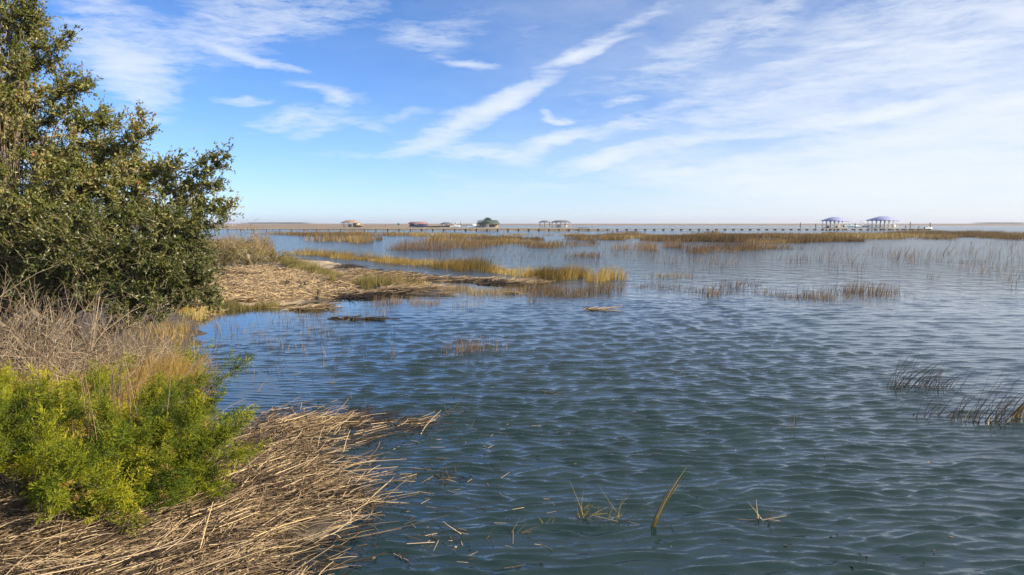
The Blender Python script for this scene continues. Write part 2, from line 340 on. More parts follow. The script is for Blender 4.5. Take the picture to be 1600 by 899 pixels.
rw = N(wn, 'ShaderNodeMath', operation='MULTIPLY_ADD'); wn.links.new(at1.outputs['Fac'], rw.inputs[0]); rw.inputs[1].default_value = .11; rw.inputs[2].default_value = .02; wn.links.new(rw.outputs[0], wb.inputs['Roughness'])
b1 = N(wn, 'ShaderNodeBump', Distance=.010, Strength=1.0); wn.links.new(wnoise(11, (.6, 1.3, 1), R(6)), b1.inputs['Height'])
cs = N(wn, 'ShaderNodeMath', operation='MULTIPLY'); wn.links.new(at2.outputs['Fac'], cs.inputs[0]); cs.inputs[1].default_value = .8; wn.links.new(cs.outputs[0], b1.inputs['Strength'])
b2 = N(wn, 'ShaderNodeBump', Distance=1.0, Strength=1.0); wn.links.new(wnoise(.75, (1.0, .9, 1), R(5), 6.0), b2.inputs['Height']); wn.links.new(at1.outputs['Fac'], b2.inputs['Strength'])
wn.links.new(b1.outputs[0], b2.inputs['Normal']); wn.links.new(b2.outputs[0], wb.inputs['Normal'])
wo = link('water', qmesh('water', np.stack([X, Y, Z], -1).reshape(-1, 3), Q, far.ravel(), True), wm)
ca = wo.data.attributes.new('calm', 'FLOAT', 'POINT'); ca.data.foreach_set('value', np.ascontiguousarray(calm(X, Y).ravel()*(.5+.6*fbm(X.ravel()*.12, Y.ravel()*.09, 77, 3)).reshape(-1), np.float32))
tag(wo, kind='structure')

# ------------------------------------------------------------------ grass
def blades(g, P, hmin, hmax, w, tint, lean=.25, wind=(.18, 0, 0), seg=2):
    n = len(P); L_ = rng.uniform(hmin, hmax, n); d = norm(np.array([0,0,1.])+rng.normal(size=(n,3))*[lean*.5, lean*.5, 0])
    b = np.array(wind)+rng.normal(size=(n,3))*[lean*.5, lean*.5, .02]; b[:, 2] -= .06
    ribbons(g, paths(P, d, L_, seg, b), rng.uniform(.6, 1.3, n)*w, tint)
def strip(pts, n, cl=.45, cs=1.2, seed=1):               # scatter along a photographed strip (px, py, half height)
    pts = np.array(pts, float); px = rng.uniform(pts[0,0], pts[-1,0], n*4); f = [np.interp(px, pts[:,0], pts[:,k]) for k in (1,2)]
    py = f[0]+f[1]*(rng.random(n*4)+rng.random(n*4)-1)
    e_ = np.minimum(px-pts[0,0], pts[-1,0]-px)/(.16*(pts[-1,0]-pts[0,0])); ok = rng.random(n*4) < np.clip(e_, .02, 1); px, py = px[ok], py[ok]; py = py+(vn(px/31, px*0, seed+70)-.5)*np.interp(px, pts[:,0], pts[:,2])*.9
    P = gp(px, np.maximum(py, 352.5)); k = fbm(P[:,0]/cs, P[:,1]/(cs*1.6), seed, 3)
    P = P[k > cl][:n]; P[:, 2] = np.maximum(hgt(P[:,0], P[:,1]), -.03) if P[:,1].max() < 95 else 0
    return P
def tints(P, lo, hi, seed, s=3.0):
    return np.clip(lo+(hi-lo)*ss(.25,.75,fbm(P[:,0]/s, P[:,1]/s, seed, 3))+rng.normal(size=len(P))*.13, 0, 1)
def band(name, label, mk, pts, n, h0, h1, w, lo=.2, hi=.9, cl=.4, cs=1.5, seed=1, lean=.25, wind=(.15,0,0)):
    g = G(); P = strip(pts, n, cl, cs, seed); q = fbm(P[:,0]/(cs*2.5), P[:,1]/(cs*3), seed+40, 3); tn = tints(P, lo, hi, seed+5, cs*2)
    for a_, b_ in ((0,.42),(.42,.5),(.5,.58),(.58,1)):
        k = (q >= a_) & (q < b_); f = .55+.9*ss(.3,.7,(a_+b_)/2)
        if k.any(): blades(g, P[k], h0*f, h1*f, w, tn[k], lean, wind)
    return tag(g.build(name, M[mk]), label, 'grass', kind='stuff')
band('marsh_grass', 'golden band of cordgrass on the near marsh spit past the pale wrack', 'gold', [(430,394,1),(520,401,4),(600,409,5),(680,414,6),(760,423,7),(850,431,8),(930,437,6),(985,436,3)], 15000, .25, .62, .02, .1,.9,.38,1.1,11)
band('marsh_grass', 'sparse grass stems standing in shallow water below the golden band', 'marsh', [(560,440,7),(680,452,8),(760,455,8),(900,458,8),(980,455,4)], 4200, .2, .6, .013, .1,.9,.45,1.2,12)
band('marsh_grass', 'russet tall grass behind the pale wrack near the tree', 'rust', [(290,388,7),(350,388,7),(400,392,5),(430,394,2)], 5000, 1.0, 1.9, .03, .3,1,.3,2,13)
band('marsh_grass', 'reddish thin reeds standing in open water left of the middle', 'rust', [(600,390,2),(680,389,4),(720,387,4),(800,384,2)], 1800, .5, 1.1, .03, .1,.7,.4,3,14)
band('marsh_grass', 'straggling reeds in the middle water beyond the golden band', 'rust', [(800,384,3),(900,384,4),(1000,388,5),(1100,392,6),(1240,384,4)], 4200, .4, 1.0, .03, .0,.7,.5,3,15)
band('marsh_grass', 'faint scattered reeds across the far right water', 'rust', [(1240,385,6),(1350,395,16),(1450,400,20),(1900,405,34)], 900, .4, 1.1, .022, .0,.5,.52,3,16,.3,(.4,0,0))
band('marsh_grass', 'thin brownish reeds left of the patch with tall stems in mid water', 'rust', [(900,455,6),(1050,455,12),(1150,458,11),(1420,463,7)], 1900, .15,.5,.013,0,.7,.5,2,17)
band('marsh_grass', 'very thin scattered stems dotting the whole middle water', 'rust', [(560,392,8),(800,402,14),(1100,405,16),(1400,415,22),(1700,420,30)], 2600, .25,.75,.016,0,.7,.5,2.2,27,.3,(.3,0,0))
band('marsh_grass', 'short brown stems dotting the calm water right of the two dark stakes', 'rust', [(480,478,6),(620,475,8),(760,470,8),(900,470,6)], 900, .12,.4,.012,.1,.8,.5,1.6,28)
# far marsh in front of and behind the long pier
band('far_marsh_grass', 'broad brown belt of marsh grass in front of the long pier', 'marsh', [(404,366,.6),(470,367,3),(600,369,4.5),(760,371,5.5),(900,370,6),(1000,371,5),(1300,371,6),(1500,368,6),(1900,367,5)], 52000, .45, .9, .10, .1,.9,.47,11,21,.35)
band('far_marsh_grass', 'ragged grass patches in water just below the brown marsh belt', 'marsh', [(460,374,2),(560,378,3),(640,376,4),(800,379,3),(900,376,3),(1000,375,2),(1200,379,2),(1320,377,3),(1500,376,4),(1620,380,4)], 12000, .5, 1.1, .07, .0,.8,.50,9,22,.35)
band('far_marsh_grass', 'pale marsh grass growing behind the left half of the long pier', 'rust', [(250,358,4),(400,357.5,2.5),(600,358.5,2),(800,360,1.5),(960,361,1)], 16000, .3, .7, .16, .3,1,.3,20,23)

def clump(name, label, cat, mk, c, n, spread, h0, h1, w, lo, hi, lean=.4, wind=(.2,0,0), group=None, zoff=0.0, tube=False):
    e_ = np.array(c, float); P = e_+rng.normal(size=(n,3))*[spread[0], spread[1], 0]; P[:, 2] = np.maximum(hgt(P[:,0], P[:,1]), -.04)+zoff
    if name == 'grass_clump': P = P[P[:,2] > .03]; n = len(P)
    g = G(); blades(g, P, h0, h1, w, np.clip(rng.uniform(lo, hi, n), 0, 1), lean, wind, 3)
    return tag(g.build(name, M[mk]), label, cat, group, 'stuff' if name == 'grass_patch' or 'shore' in label else None)
mid = 'isolated grass patches standing in the middle water'
clump('grass_patch', 'dense golden brown grass patch left of the middle, under the far belt', 'grass patch', 'gold', gp(742,383), 420, (2.6,3.0), .5,1.2,.05,.1,.7, group=mid)
clump('grass_patch', 'compact brown grass patch below the boathouse with two roofs', 'grass patch', 'gold', gp(853,385), 420, (2.0,2.4), .5,1.2,.05,0,.6, group=mid)
clump('grass_patch', 'small dark grass patch alone in the middle water', 'grass patch', 'marsh', gp(916,401), 260, (.85,1.4), .3,.75,.03,0,.6, group=mid)
clump('grass_patch', 'pale grass patch off the right tip of the golden band', 'grass patch', 'marsh', gp(1045,433), 170, (.75,.5), .2,.5,.02,.3,1, group=mid)
clump('grass_patch', 'flat dark grass patch right of the middle far out', 'grass patch', 'marsh', gp(1205,389), 300, (2.0,1.2), .3,.7,.05,.0,.5, group=mid)
clump('grass_patch', 'low grass patch between the middle and the paired pavilions', 'grass patch', 'marsh', gp(1150,391), 260, (1.8,1.6), .3,.8,.04,.0,.5, group=mid)
clump('grass_patch', 'dark leaning grass patch with tall stems in the mid water', 'grass patch', 'rust', gp(1148,447), 90, (.6,.5), .25,.6,.02,0,.4,.5,(.4,0,0), group=mid)
clump('grass_patch', 'narrow tuft of brown stems left of the dark leaning grass patch', 'grass patch', 'rust', gp(1112,462), 60, (.25,.35), .25,.6,.02,.1,.7,.4,(.2,0,0), group=mid)
clump('grass_patch', 'sparse tan grass patch on the right water below the far reeds', 'grass patch', 'rust', gp(1315,467), 110, (1.0,.4), .15,.4,.016,.3,1,.5,(.3,0,0), group=mid)
clump('grass_patch', 'upright reddish brown stems standing in the ruffled middle water', 'grass patch', 'rust', gp(733,548), 230, (.36,.35), .12,.45,.011,.1,.8,.25,(.08,0,0), group=mid)

# dark wind-bent reeds at the right edge, near
rd = 'dark reed clumps bending in the wind at the right edge'
def reeds(label, px, py, n, spread, h0, h1, goldn=0):
    c = gp(px, py); P = c+rng.normal(size=(n,3))*[spread[0], spread[1], 0]; P[:,2] = -.05; g = G()
    L_ = rng.uniform(h0, h1, n); d = norm(np.array([.28,0,1.])+rng.normal(size=(n,3))*[.22,.2,.05])
    t = rng.uniform(0,.6,n); PP = paths(P, d, L_, 4, np.array([.35,0,-.08])+rng.normal(size=(n,3))*.12)
    tubes(g, PP, .006, .002, t)
    k = n//3; Pb = P[:k]; ribbons(g, paths(Pb, norm(np.array([.2,0,1.])+rng.normal(size=(k,3))*.35), L_[:k]*.45, 3, np.array([.3,0,-.3])+rng.normal(size=(k,3))*.3), .016, rng.uniform(.3, 1, k))
    q = n//2; Pf = P[:q]*1.0; Pf[:,2] = .012; ribbons(g, paths(Pf, norm(rng.normal(size=(q,3))*[1,.5,.05]), rng.uniform(.1,.35,q), 2), .014, rng.uniform(.1,.8,q), face=np.tile([0,0,1.],(q,1)))
    return tag(g.build('reed_clump', M['dark_reed']), label, 'reeds', rd)
reeds('dark bent reed clump standing farther out, its stems crossing', 1402, 606, 26, (.18,.14), .3,.75)
reeds('dense short dark reed clump beside the farther bent clump', 1453, 606, 40, (.20,.14), .2,.55)
reeds('low yellow-based reed clump in front of the farther dark clumps', 1492, 655, 22, (.20,.12), .25,.65)
reeds('tallest dark reed clump cut by the right edge of the photo', 1560, 662, 44, (.24,.2), .35,.85)
g = G(); b0 = gp(1588,652); n = 14; ribbons(g, paths(b0+rng.normal(size=(n,3))*[.04,.04,0], norm(np.array([.3,0,1.])+rng.normal(size=(n,3))*.12), rng.uniform(.35,.6,n), 4, np.tile([.35,0,-.1],(n,1))), .022, rng.uniform(.85,1,n)); tag(g.build('reed_clump', M['dark_reed']), 'bright yellow reed leaves by the right edge of the photo', 'reeds', rd)

# small tufts and floating bits in the open water
tf = 'small tufts poking out of the open foreground water'
def tuft(label, px, py, n, h, w, mk, lean=.5, wind=(.3,0,0), lo=.2, hi=1, sp=.05, fl=0):
    c = gp(px, py); g = G(); P = c+rng.normal(size=(n,3))*[sp, sp*.8, 0]; P[:,2] = -.03
    ribbons(g, paths(P, norm(np.array([wind[0],0,1.])+rng.normal(size=(n,3))*lean*[1,1,.3]), rng.uniform(.4,1,n)*h, 4, np.array(wind)+rng.normal(size=(n,3))*[.3,.3,.25]), w, rng.uniform(lo,hi,n))
    if fl:
        Pf = c+rng.normal(size=(fl,3))*[sp*2.2, sp*1.3, 0]; Pf[:,2] = .012
        tubes(g, paths(Pf, norm(rng.normal(size=(fl,3))*[1,.6,.12]), rng.uniform(.06,.3,fl), 2), .004, .003, rng.uniform(lo,hi,fl))
    return tag(g.build('reed_tuft', M[mk]), label, 'tuft', tf)
g = G(); n = 7; b0 = gp(1020,826); ribbons(g, paths(b0+rng.normal(size=(n,3))*[.012,.012,0], norm(np.array([.36,.05,1.])+rng.normal(size=(n,3))*.05), rng.uniform(.38,.66,n), 5, np.tile([.18,.05,-.02],(n,1))), .02, rng.uniform(.8,1,n)); tag(g.build('reed_tuft', M['dark_reed']), 'single golden reed leaning right out of the front water', 'tuft', tf)
tuft('green blades with brown stems left of the golden leaning reed', 912, 808, 12, .34, .010, 'olive', .4, (.2,0,0), .3, 1, .03, 5)
tuft('green tuft with drooping dark blade just left of the golden reed', 960, 808, 14, .36, .010, 'olive', .6, (.3,0,0), .2, .9, .07, 6)
tuft('short green sprig farthest left of the golden leaning reed', 850, 822, 6, .2, .008, 'olive', .6, (.1,0,0), .4, 1, .02, 0)
tuft('small curled pale tuft in the lower right water', 1192, 815, 9, .22, .010, 'straw', .6, (.1,0,0), .3, .9, .03, 5)
tuft('lone tan sprig in the right water above the curled pale tuft', 1235, 668, 6, .28, .010, 'straw', .4, (.1,0,0), .3, .9, .03, 2)
tuft('brown broken reeds in water between the wrack and the centre', 705, 745, 12, .38, .009, 'dark_reed', 1.0, (.5,0,0), 0, 1, .10, 16)
tuft('floating crossed reeds off the tip of the foreground wrack', 668, 745, 10, .35, .009, 'straw', 1.2, (.4,0,0), .1, .9, .12, 14)
tuft('tangle of pale and dark stalks floating below the crossed reeds', 705, 838, 10, .3, .010, 'straw', 1.2, (.2,0,0), .1, 1, .09, 14)
tuft('upright dark stub in the water beside the lower wrack edge', 620, 868, 3, .16, .014, 'dark_reed', .2, (.1,0,0), 0, .3, .012, 2)
tuft('leaning brown reeds near the middle, past the wrack tip', 705, 568+80, 9, .42, .008, 'dark_reed', .7, (.5,0,0), 0, .8, .10, 6)
tuft('thin dark blades leaning in middle water below the reddish stems', 680, 570, 12, .45, .009, 'dark_reed', .9, (.6,0,0), 0, .5, .16, 8)
tuft('small pale V-shaped sprig in the middle water', 862, 617, 6, .26, .010, 'rust', .8, (.1,0,0), .2, 1, .05, 6)
tuft('little dark arched tuft right of the middle water', 1065, 585, 5, .25, .012, 'dark_reed', .8, (.2,0,0), 0, .9, .05, 4)
tuft('curled grey tuft below the small V-shaped sprig', 900, 680, 6, .2, .009, 'dark_reed', .9, (.1,0,0), 0, .7, .04, 4)
tuft('thin olive blades standing in water beyond the wrack tip', 512, 600, 8, .35, .010, 'olive', .4, (.3,0,0), .2, .9, .06, 2)
tuft('tan sprig in the ruffled water left of the curled grey tuft', 800, 832, 4, .2, .008, 'straw', .7, (.3,0,0), .2, .9, .03, 2)
tuft('loose dark reeds in water just right of the cedar arm', 425, 580, 14, .4, .008, 'dark_reed', .8, (.3,0,0), 0, .9, .16, 8)
# floating bits of rack: countless, one object
g = G(); n = 90; px = rng.uniform(560,1500,n); py = rng.uniform(600,890,n); Pf = gp(px,py); Pf[:,2] = .014
leaves(g, Pf, norm(rng.normal(size=(n,3))*[1,1,.05]), rng.uniform(.02,.06,n), rng.uniform(.012,.025,n), rng.uniform(.1,.6,n))
n = 160; px = 560+rng.gamma(1.6,90,n); py = rng.uniform(640,890,n); Pf = gp(px,py); Pf[:,2] = .012
tubes(g, paths(Pf, norm(rng.normal(size=(n,3))*[1,.7,.06]), rng.uniform(.05,.22,n), 2), .003, .002, rng.uniform(0,.9,n))
tag(g.build('floating_debris', M['straw']), 'scattered leaf flakes and stalk bits floating on the front water', 'debris', kind='stuff')
g = G(); n = 1600; px = rng.uniform(330,620,n); py = 480+rng.gamma(1.3,26,n); P = gp(px,py); k = fbm(P[:,0]*1.1,P[:,1]*.8,88,3) > .50; P = P[k]; P[:,2] = -.02
blades(g, P, .1, .4, .010, rng.uniform(.1,1,len(P)), .4, (.15,0,0))
tag(g.build('marsh_grass', M['marsh']), 'sparse short stems standing in the calm water near the bank', 'grass', kind='stuff')

# ------------------------------------------------------------------ wrack: dead reed stalks
def poly_scatter(poly, n):
    p = np.array(poly, float); x0, y0 = p.min(0); x1, y1 = p.max(0); out = []
    while sum(len(o) for o in out) < n:
        c = np.stack([rng.uniform(x0,x1,n*2), rng.uniform(y0,y1,n*2)], -1)
        out.append(c[sdf(c[:,0], c[:,1], [tuple(a) for a in p]) > 0])
    return np.concatenate(out)[:n]
near = [tuple(gp(x,y)[:2]) for x, y in [(-160,1150),(-160,860),(40,790),(150,770),(240,735),(330,690),(370,655),(430,650),(500,642),(560,652),(575,668),(555,688),(560,700),(592,735),(575,765),(600,790),(585,820),(540,860),(510,905),(480,1000),(470,1150)]]
edge = [tuple(gp(x,y)[:2]) for x, y in [(400,645),(500,628),(680,655),(700,672),(600,700),(610,740),(650,780),(650,800),(600,840),(560,870),(530,920),(520,1050),(400,1050),(400,800)]]
g = G()
for poly, n, lo, hi, zb in ((near, 20000, .2, 1.0, 1), (edge, 2300, .0, .85, 0)):
    P2 = poly_scatter(poly, n); z = np.maximum(hgt(P2[:,0], P2[:,1]), 0)
    dd = sdf(P2[:,0], P2[:,1], near); th = np.clip(dd, 0, 1.2)/1.2
    cl = fbm(P2[:,0]*1.6, P2[:,1]*1.6, 91, 3); kp = rng.random(len(P2)) < np.clip(-.05+th*1.0+(cl-.5)*4.5, .10, 1)
    P2, z, th, cl = P2[kp], z[kp], th[kp], cl[kp]; n = len(P2)
    P = np.column_stack([P2, z+.008+rng.random(n)**1.6*(.03+.16*th)*(.5+cl)])
    ang = R(44)+(fbm(P2[:,0]*.6, P2[:,1]*.6, 95, 2)-.5)*1.5+rng.normal(size=n)*R(24); odd = rng.random(n) < .2; ang[odd] = rng.uniform(0,6.28,odd.sum())
    d = np.column_stack([np.cos(ang), np.sin(ang), rng.normal(size=n)*.07+.01]); L_ = rng.gamma(4,.11,n).clip(.12,1.1)
    P = P-d*L_[:,None]*.5; P[:,2] = np.maximum(P[:,2], z+.008)
    t = np.clip(rng.normal(.64,.28,n)-.45*(rng.random(n) < .38)-.5*ss(.5,.62,fbm(P2[:,0]*1.3+5,P2[:,1]*2.2,97,3))*.8 - (.35*(1-th) if zb == 0 else .12*(1-th)), lo*0, 1)
    k = rng.random(n) < .45
    rr_ = rng.uniform(.6,1.5,k.sum()); tubes(g, paths(P[k], norm(d[k]), L_[k], 3, rng.normal(size=(k.sum(),3))*[.16,.16,.03]), .0038*rr_, .0024*rr_, t[k], 4)
    ribbons(g, paths(P[~k], norm(d[~k]), L_[~k], 3, rng.normal(size=((~k).sum(),3))*[.28,.28,.05]), .010, t[~k], .6, face=norm(rng.normal(size=((~k).sum(),3))*.5+[0,0,1]))
n = 9000; P2 = poly_scatter(near, n); d2 = sdf(P2[:,0], P2[:,1], near); P2 = P2[d2 > .25+.8*fbm(P2[:,0]*1.7, P2[:,1]*1.7, 131, 2)]; n = len(P2); ang = R(44)+rng.normal(size=n)*.9
P = np.column_stack([P2, np.maximum(hgt(P2[:,0], P2[:,1]), 0)+.02+.08*ss(0,.8,sdf(P2[:,0],P2[:,1],near))+rng.random(n)*.03])
tubes(g, paths(P, norm(np.column_stack([np.cos(ang), np.sin(ang), rng.normal(size=n)*.12])), rng.uniform(.06,.4,n), 3, rng.normal(size=(n,3))*[.3,.3,.05]), .005, .003, np.clip(rng.normal(.42,.24,n),0,1))
n = 420; P2 = poly_scatter(near, n); P = np.column_stack([P2, np.maximum(hgt(P2[:,0],P2[:,1]),0)+.08]); ang = R(40)+rng.normal(size=n)*.7
d = norm(np.column_stack([np.cos(ang), np.sin(ang), rng.uniform(.1,.8,n)])); tubes(g, paths(P, d, rng.uniform(.15,.5,n), 4, rng.normal(size=(n,3))*[.3,.3,.1]+[0,0,-.3]), .004, .0025, rng.uniform(.5,1,n))
tag(g.build('reed_wrack', M['straw']), 'thick mat of dead straw reeds washed up in the foreground', 'wrack', kind='stuff')
# brown weedy underlayer of the mat
P2 = np.array(near); X, Y, Q = tensor(np.arange(-7.5, .2, .05), np.arange(4.2, 14.5, .05)); d = sdf(X, Y, near)-.62+(fbm(X*1.6, Y*2.2, 61)-.5)*1.5
Z = np.maximum(hgt(X, Y), 0)+.012+.06*ss(0,.8,d)*(.4+1.2*fbm(X*2, Y*2, 62))+.03*fbm(X*11,Y*11,63)*(d > 0); Z = np.where(d < 0, np.maximum(d*.35,-.3), Z)
kq = (d.ravel()[Q] > -.35).any(1); tt = np.clip(.02+.32*ss(.35,.7,fbm(X*3,Y*5,64)),0,1)
tag(link('wrack_underlayer', qmesh('wrack_underlayer', np.stack([X,Y,Z],-1).reshape(-1,3), Q[kq], tt.ravel(), True), gm), 'brown soaked layer of litter beneath the foreground reed mat', 'wrack', kind='stuff')
# pale wrack on the spit
g = G(); pen = [tuple(gp(x,y)[:2]) for x, y in [(300,424),(420,420),(470,432),(565,450),(520,468),(430,476),(340,482),(300,484)]]
P2 = poly_scatter(pen, 19000); th = np.clip(sdf(P2[:,0],P2[:,1],pen),0,1.5)/1.5; cl = fbm(P2[:,0]*.6,P2[:,1]*.35,71,3); k = (cl+th*.25 > .45); P2 = P2[k]; n = len(P2)
z = np.maximum(hgt(P2[:,0],P2[:,1]),0)+.01+rng.random(n)*.16; ang = rng.uniform(0,6.28,n); d = np.column_stack([np.cos(ang)*1.3, np.sin(ang), rng.normal(size=n)*.25])
tubes(g, paths(np.column_stack([P2,z]), norm(d), rng.uniform(.15,.6,n), 2), .012, .008, np.clip(rng.normal(.68,.22,n)-.4*(cl[k] < .42),0,1))
line2 = np.concatenate([strip([(420,440,10),(520,438,12),(600,440,10),(640,445,4)], 4200, .38, .8, 79), strip([(440,468,3),(500,462,4),(560,459,3),(640,457,3),(740,461,2),(800,459,1)], 2600, .42, 1.2, 72), strip([(540,425,4),(600,430,5),(680,436,4),(760,440,3),(860,444,2)], 3600, .45, 1.6, 73), strip([(450,484,2),(500,481,2)], 260, .3, 1, 74), strip([(905,485,1.6),(942,485,1.3)], 26, .2, 1, 75)])
n = len(line2); line2[:,2] = np.maximum(hgt(line2[:,0],line2[:,1]),0)+.01+rng.random(n)*.06; ang = rng.normal(size=n)*.7
tubes(g, paths(line2, norm(np.column_stack([np.cos(ang),np.sin(ang),rng.normal(size=n)*.08])), rng.uniform(.3,1.1,n), 2), .014, .008, np.clip(rng.normal(.6,.25,n),0,1))
tag(g.build('reed_wrack', M['straw']), 'pale dry reed wrack spread over the marsh spit behind the tree', 'wrack', kind='stuff')
g = G(); dk = np.concatenate([strip([(440,458,4),(500,460,7),(560,461,5),(620,462,3)], 1000, .5, .9, 76), strip([(520,420,4),(600,428,6),(700,440,5),(820,446,2)], 1500, .52, 1.0, 77), strip([(490,498,.8),(600,500,1.0)], 34, .2, 1, 78)])
n = len(dk); dk[:,2] = np.maximum(hgt(dk[:,0],dk[:,1]),0)+.01+rng.random(n)*.04; ang = rng.normal(size=n)*.8
tubes(g, paths(dk, norm(np.column_stack([np.cos(ang),np.sin(ang),rng.normal(size=n)*.1])), rng.uniform(.3,1.0,n), 2), .02, .01, rng.uniform(0,.2,n))
tag(g.build('dark_wrack', M['straw']), 'dark wet weed lying in streaks along the marsh spit', 'wrack', kind='stuff')
band('spit_grass', 'yellow green grass hump on the spit right of the pale wrack', 'olive', [(425,408,4),(470,420,8),(520,436,9),(560,442,4)], 7000, .22,.5,.022,.2,1,.42,1.2,18)
band('spit_grass', 'olive grass fringe along the front edge of the pale wrack', 'olive', [(320,482,4),(380,482,4),(440,478,5)], 2200, .2,.45,.014,.2,.9,.42,1.0,19)
band('shore_grass', 'tan grass along the shore at the foot of the dark bush', 'gold', [(270,490,10),(320,490,9),(352,486,6)], 2600, .15,.5,.014,.2,1,.3,1.0,61)
band('spit_grass', 'mixed green and brown grass right of the dark stakes', 'olive', [(540,450,8),(600,450,6),(680,448,5)], 1800, .25,.55,.018,.1,.8,.48,1.0,20)

# ------------------------------------------------------------------ stakes on the spit
for px, py, h, lab in ((497,470,.42,'shorter dark wooden stake at the muddy tip of the pale wrack'), (593,457,.36,'dark wooden stake farther right on the thin wrack line')):
    g = G(); c = gp(px, py); tubes(g, paths(np.array([[c[0],c[1],-.2]]), norm(np.array([[.06,0,1.]])), np.array([h+.2]), 4, np.zeros((1,3)), .02), .085, .065, .1, 8)
    box(g, (c[0]+.03,c[1],h-.02), (.10,.10,.05), .15, .3)
    tag(g.build('wooden_stake', M['wood'], smooth=False), lab, 'stake', 'old stakes on the marsh spit')

# ------------------------------------------------------------------ shrubs on the spit
def bushy(name, label, px, py, w, h, nst, mk_leaf, nleaf, tl=(0,1), group=None, lsize=.06, stem=.012):
    c = gp(px, py); c[2] = max(0, float(hgt(c[0], c[1])))
    r = empty(name, c, label, 'shrub', group); g = G()
    P = c+rng.normal(size=(nst,3))*[w*.16,w*.16,0]; d = norm(np.array([0,0,1.])+rng.normal(size=(nst,3))*[w/h*.45,w/h*.45,.1])
    A = paths(P, d, rng.uniform(.6,1,nst)*h, 5, rng.normal(size=(nst,3))*.2, .03); tubes(g, A, stem, stem*.3, rng.uniform(.2,.9,nst))
    tips = []
    for k in (2,3,4):
        for q in range(3):
            b = A[:,k]; dd = norm(d+rng.normal(size=(nst,3))*.6); B = paths(b, dd, rng.uniform(.15,.42,nst)*h, 4, rng.normal(size=(nst,3))*.3, .03); tubes(g, B, stem*.5, stem*.2, rng.uniform(.3,1,nst)); tips.append(B)
    g.build('branches', M['dead'], r)
    if nleaf:
        T = np.concatenate(tips); i = rng.integers(0,len(T),nleaf); k = rng.integers(1,5,nleaf); g2 = G()
        leaves(g2, T[i,k]+rng.normal(size=(nleaf,3))*.04*h, rdir(nleaf), rng.uniform(.6,1.2,nleaf)*lsize, rng.uniform(.3,.5,nleaf)*lsize, rng.uniform(tl[0],tl[1],nleaf))
        g2.build('foliage', M[mk_leaf], r)
    return r
sg = 'shrubs behind the pale wrack'
bushy('marsh_shrub', 'wispy grey green shrub, tallest of those behind the pale wrack', 396, 418, 2.6, 2.4, 14, 'olive', 2600, (.4,1), sg, .10, .03)
bushy('marsh_shrub', 'low olive shrub left of the wispy tall shrub', 368, 418, 3.4, 1.7, 16, 'olive', 4200, (.2,.8), sg, .10, .03)
bushy('marsh_shrub', 'dark twiggy shrub closest to the big tree behind the wrack', 335, 420, 2.4, 1.5, 16, 'olive', 2600, (0,.6), sg, .10, .03)
bushy('marsh_shrub', 'spreading shrub right of the wispy tall one beside the green hump', 425, 414, 3.0, 1.4, 14, 'olive', 3000, (.2,.9), sg, .10, .03)
bushy('bare_sapling', 'bare sapling with forked tips rising beside the russet grass', 396, 414, .7, 3.2, 3, 'olive', 160, (.5,1), None, .10, .03)

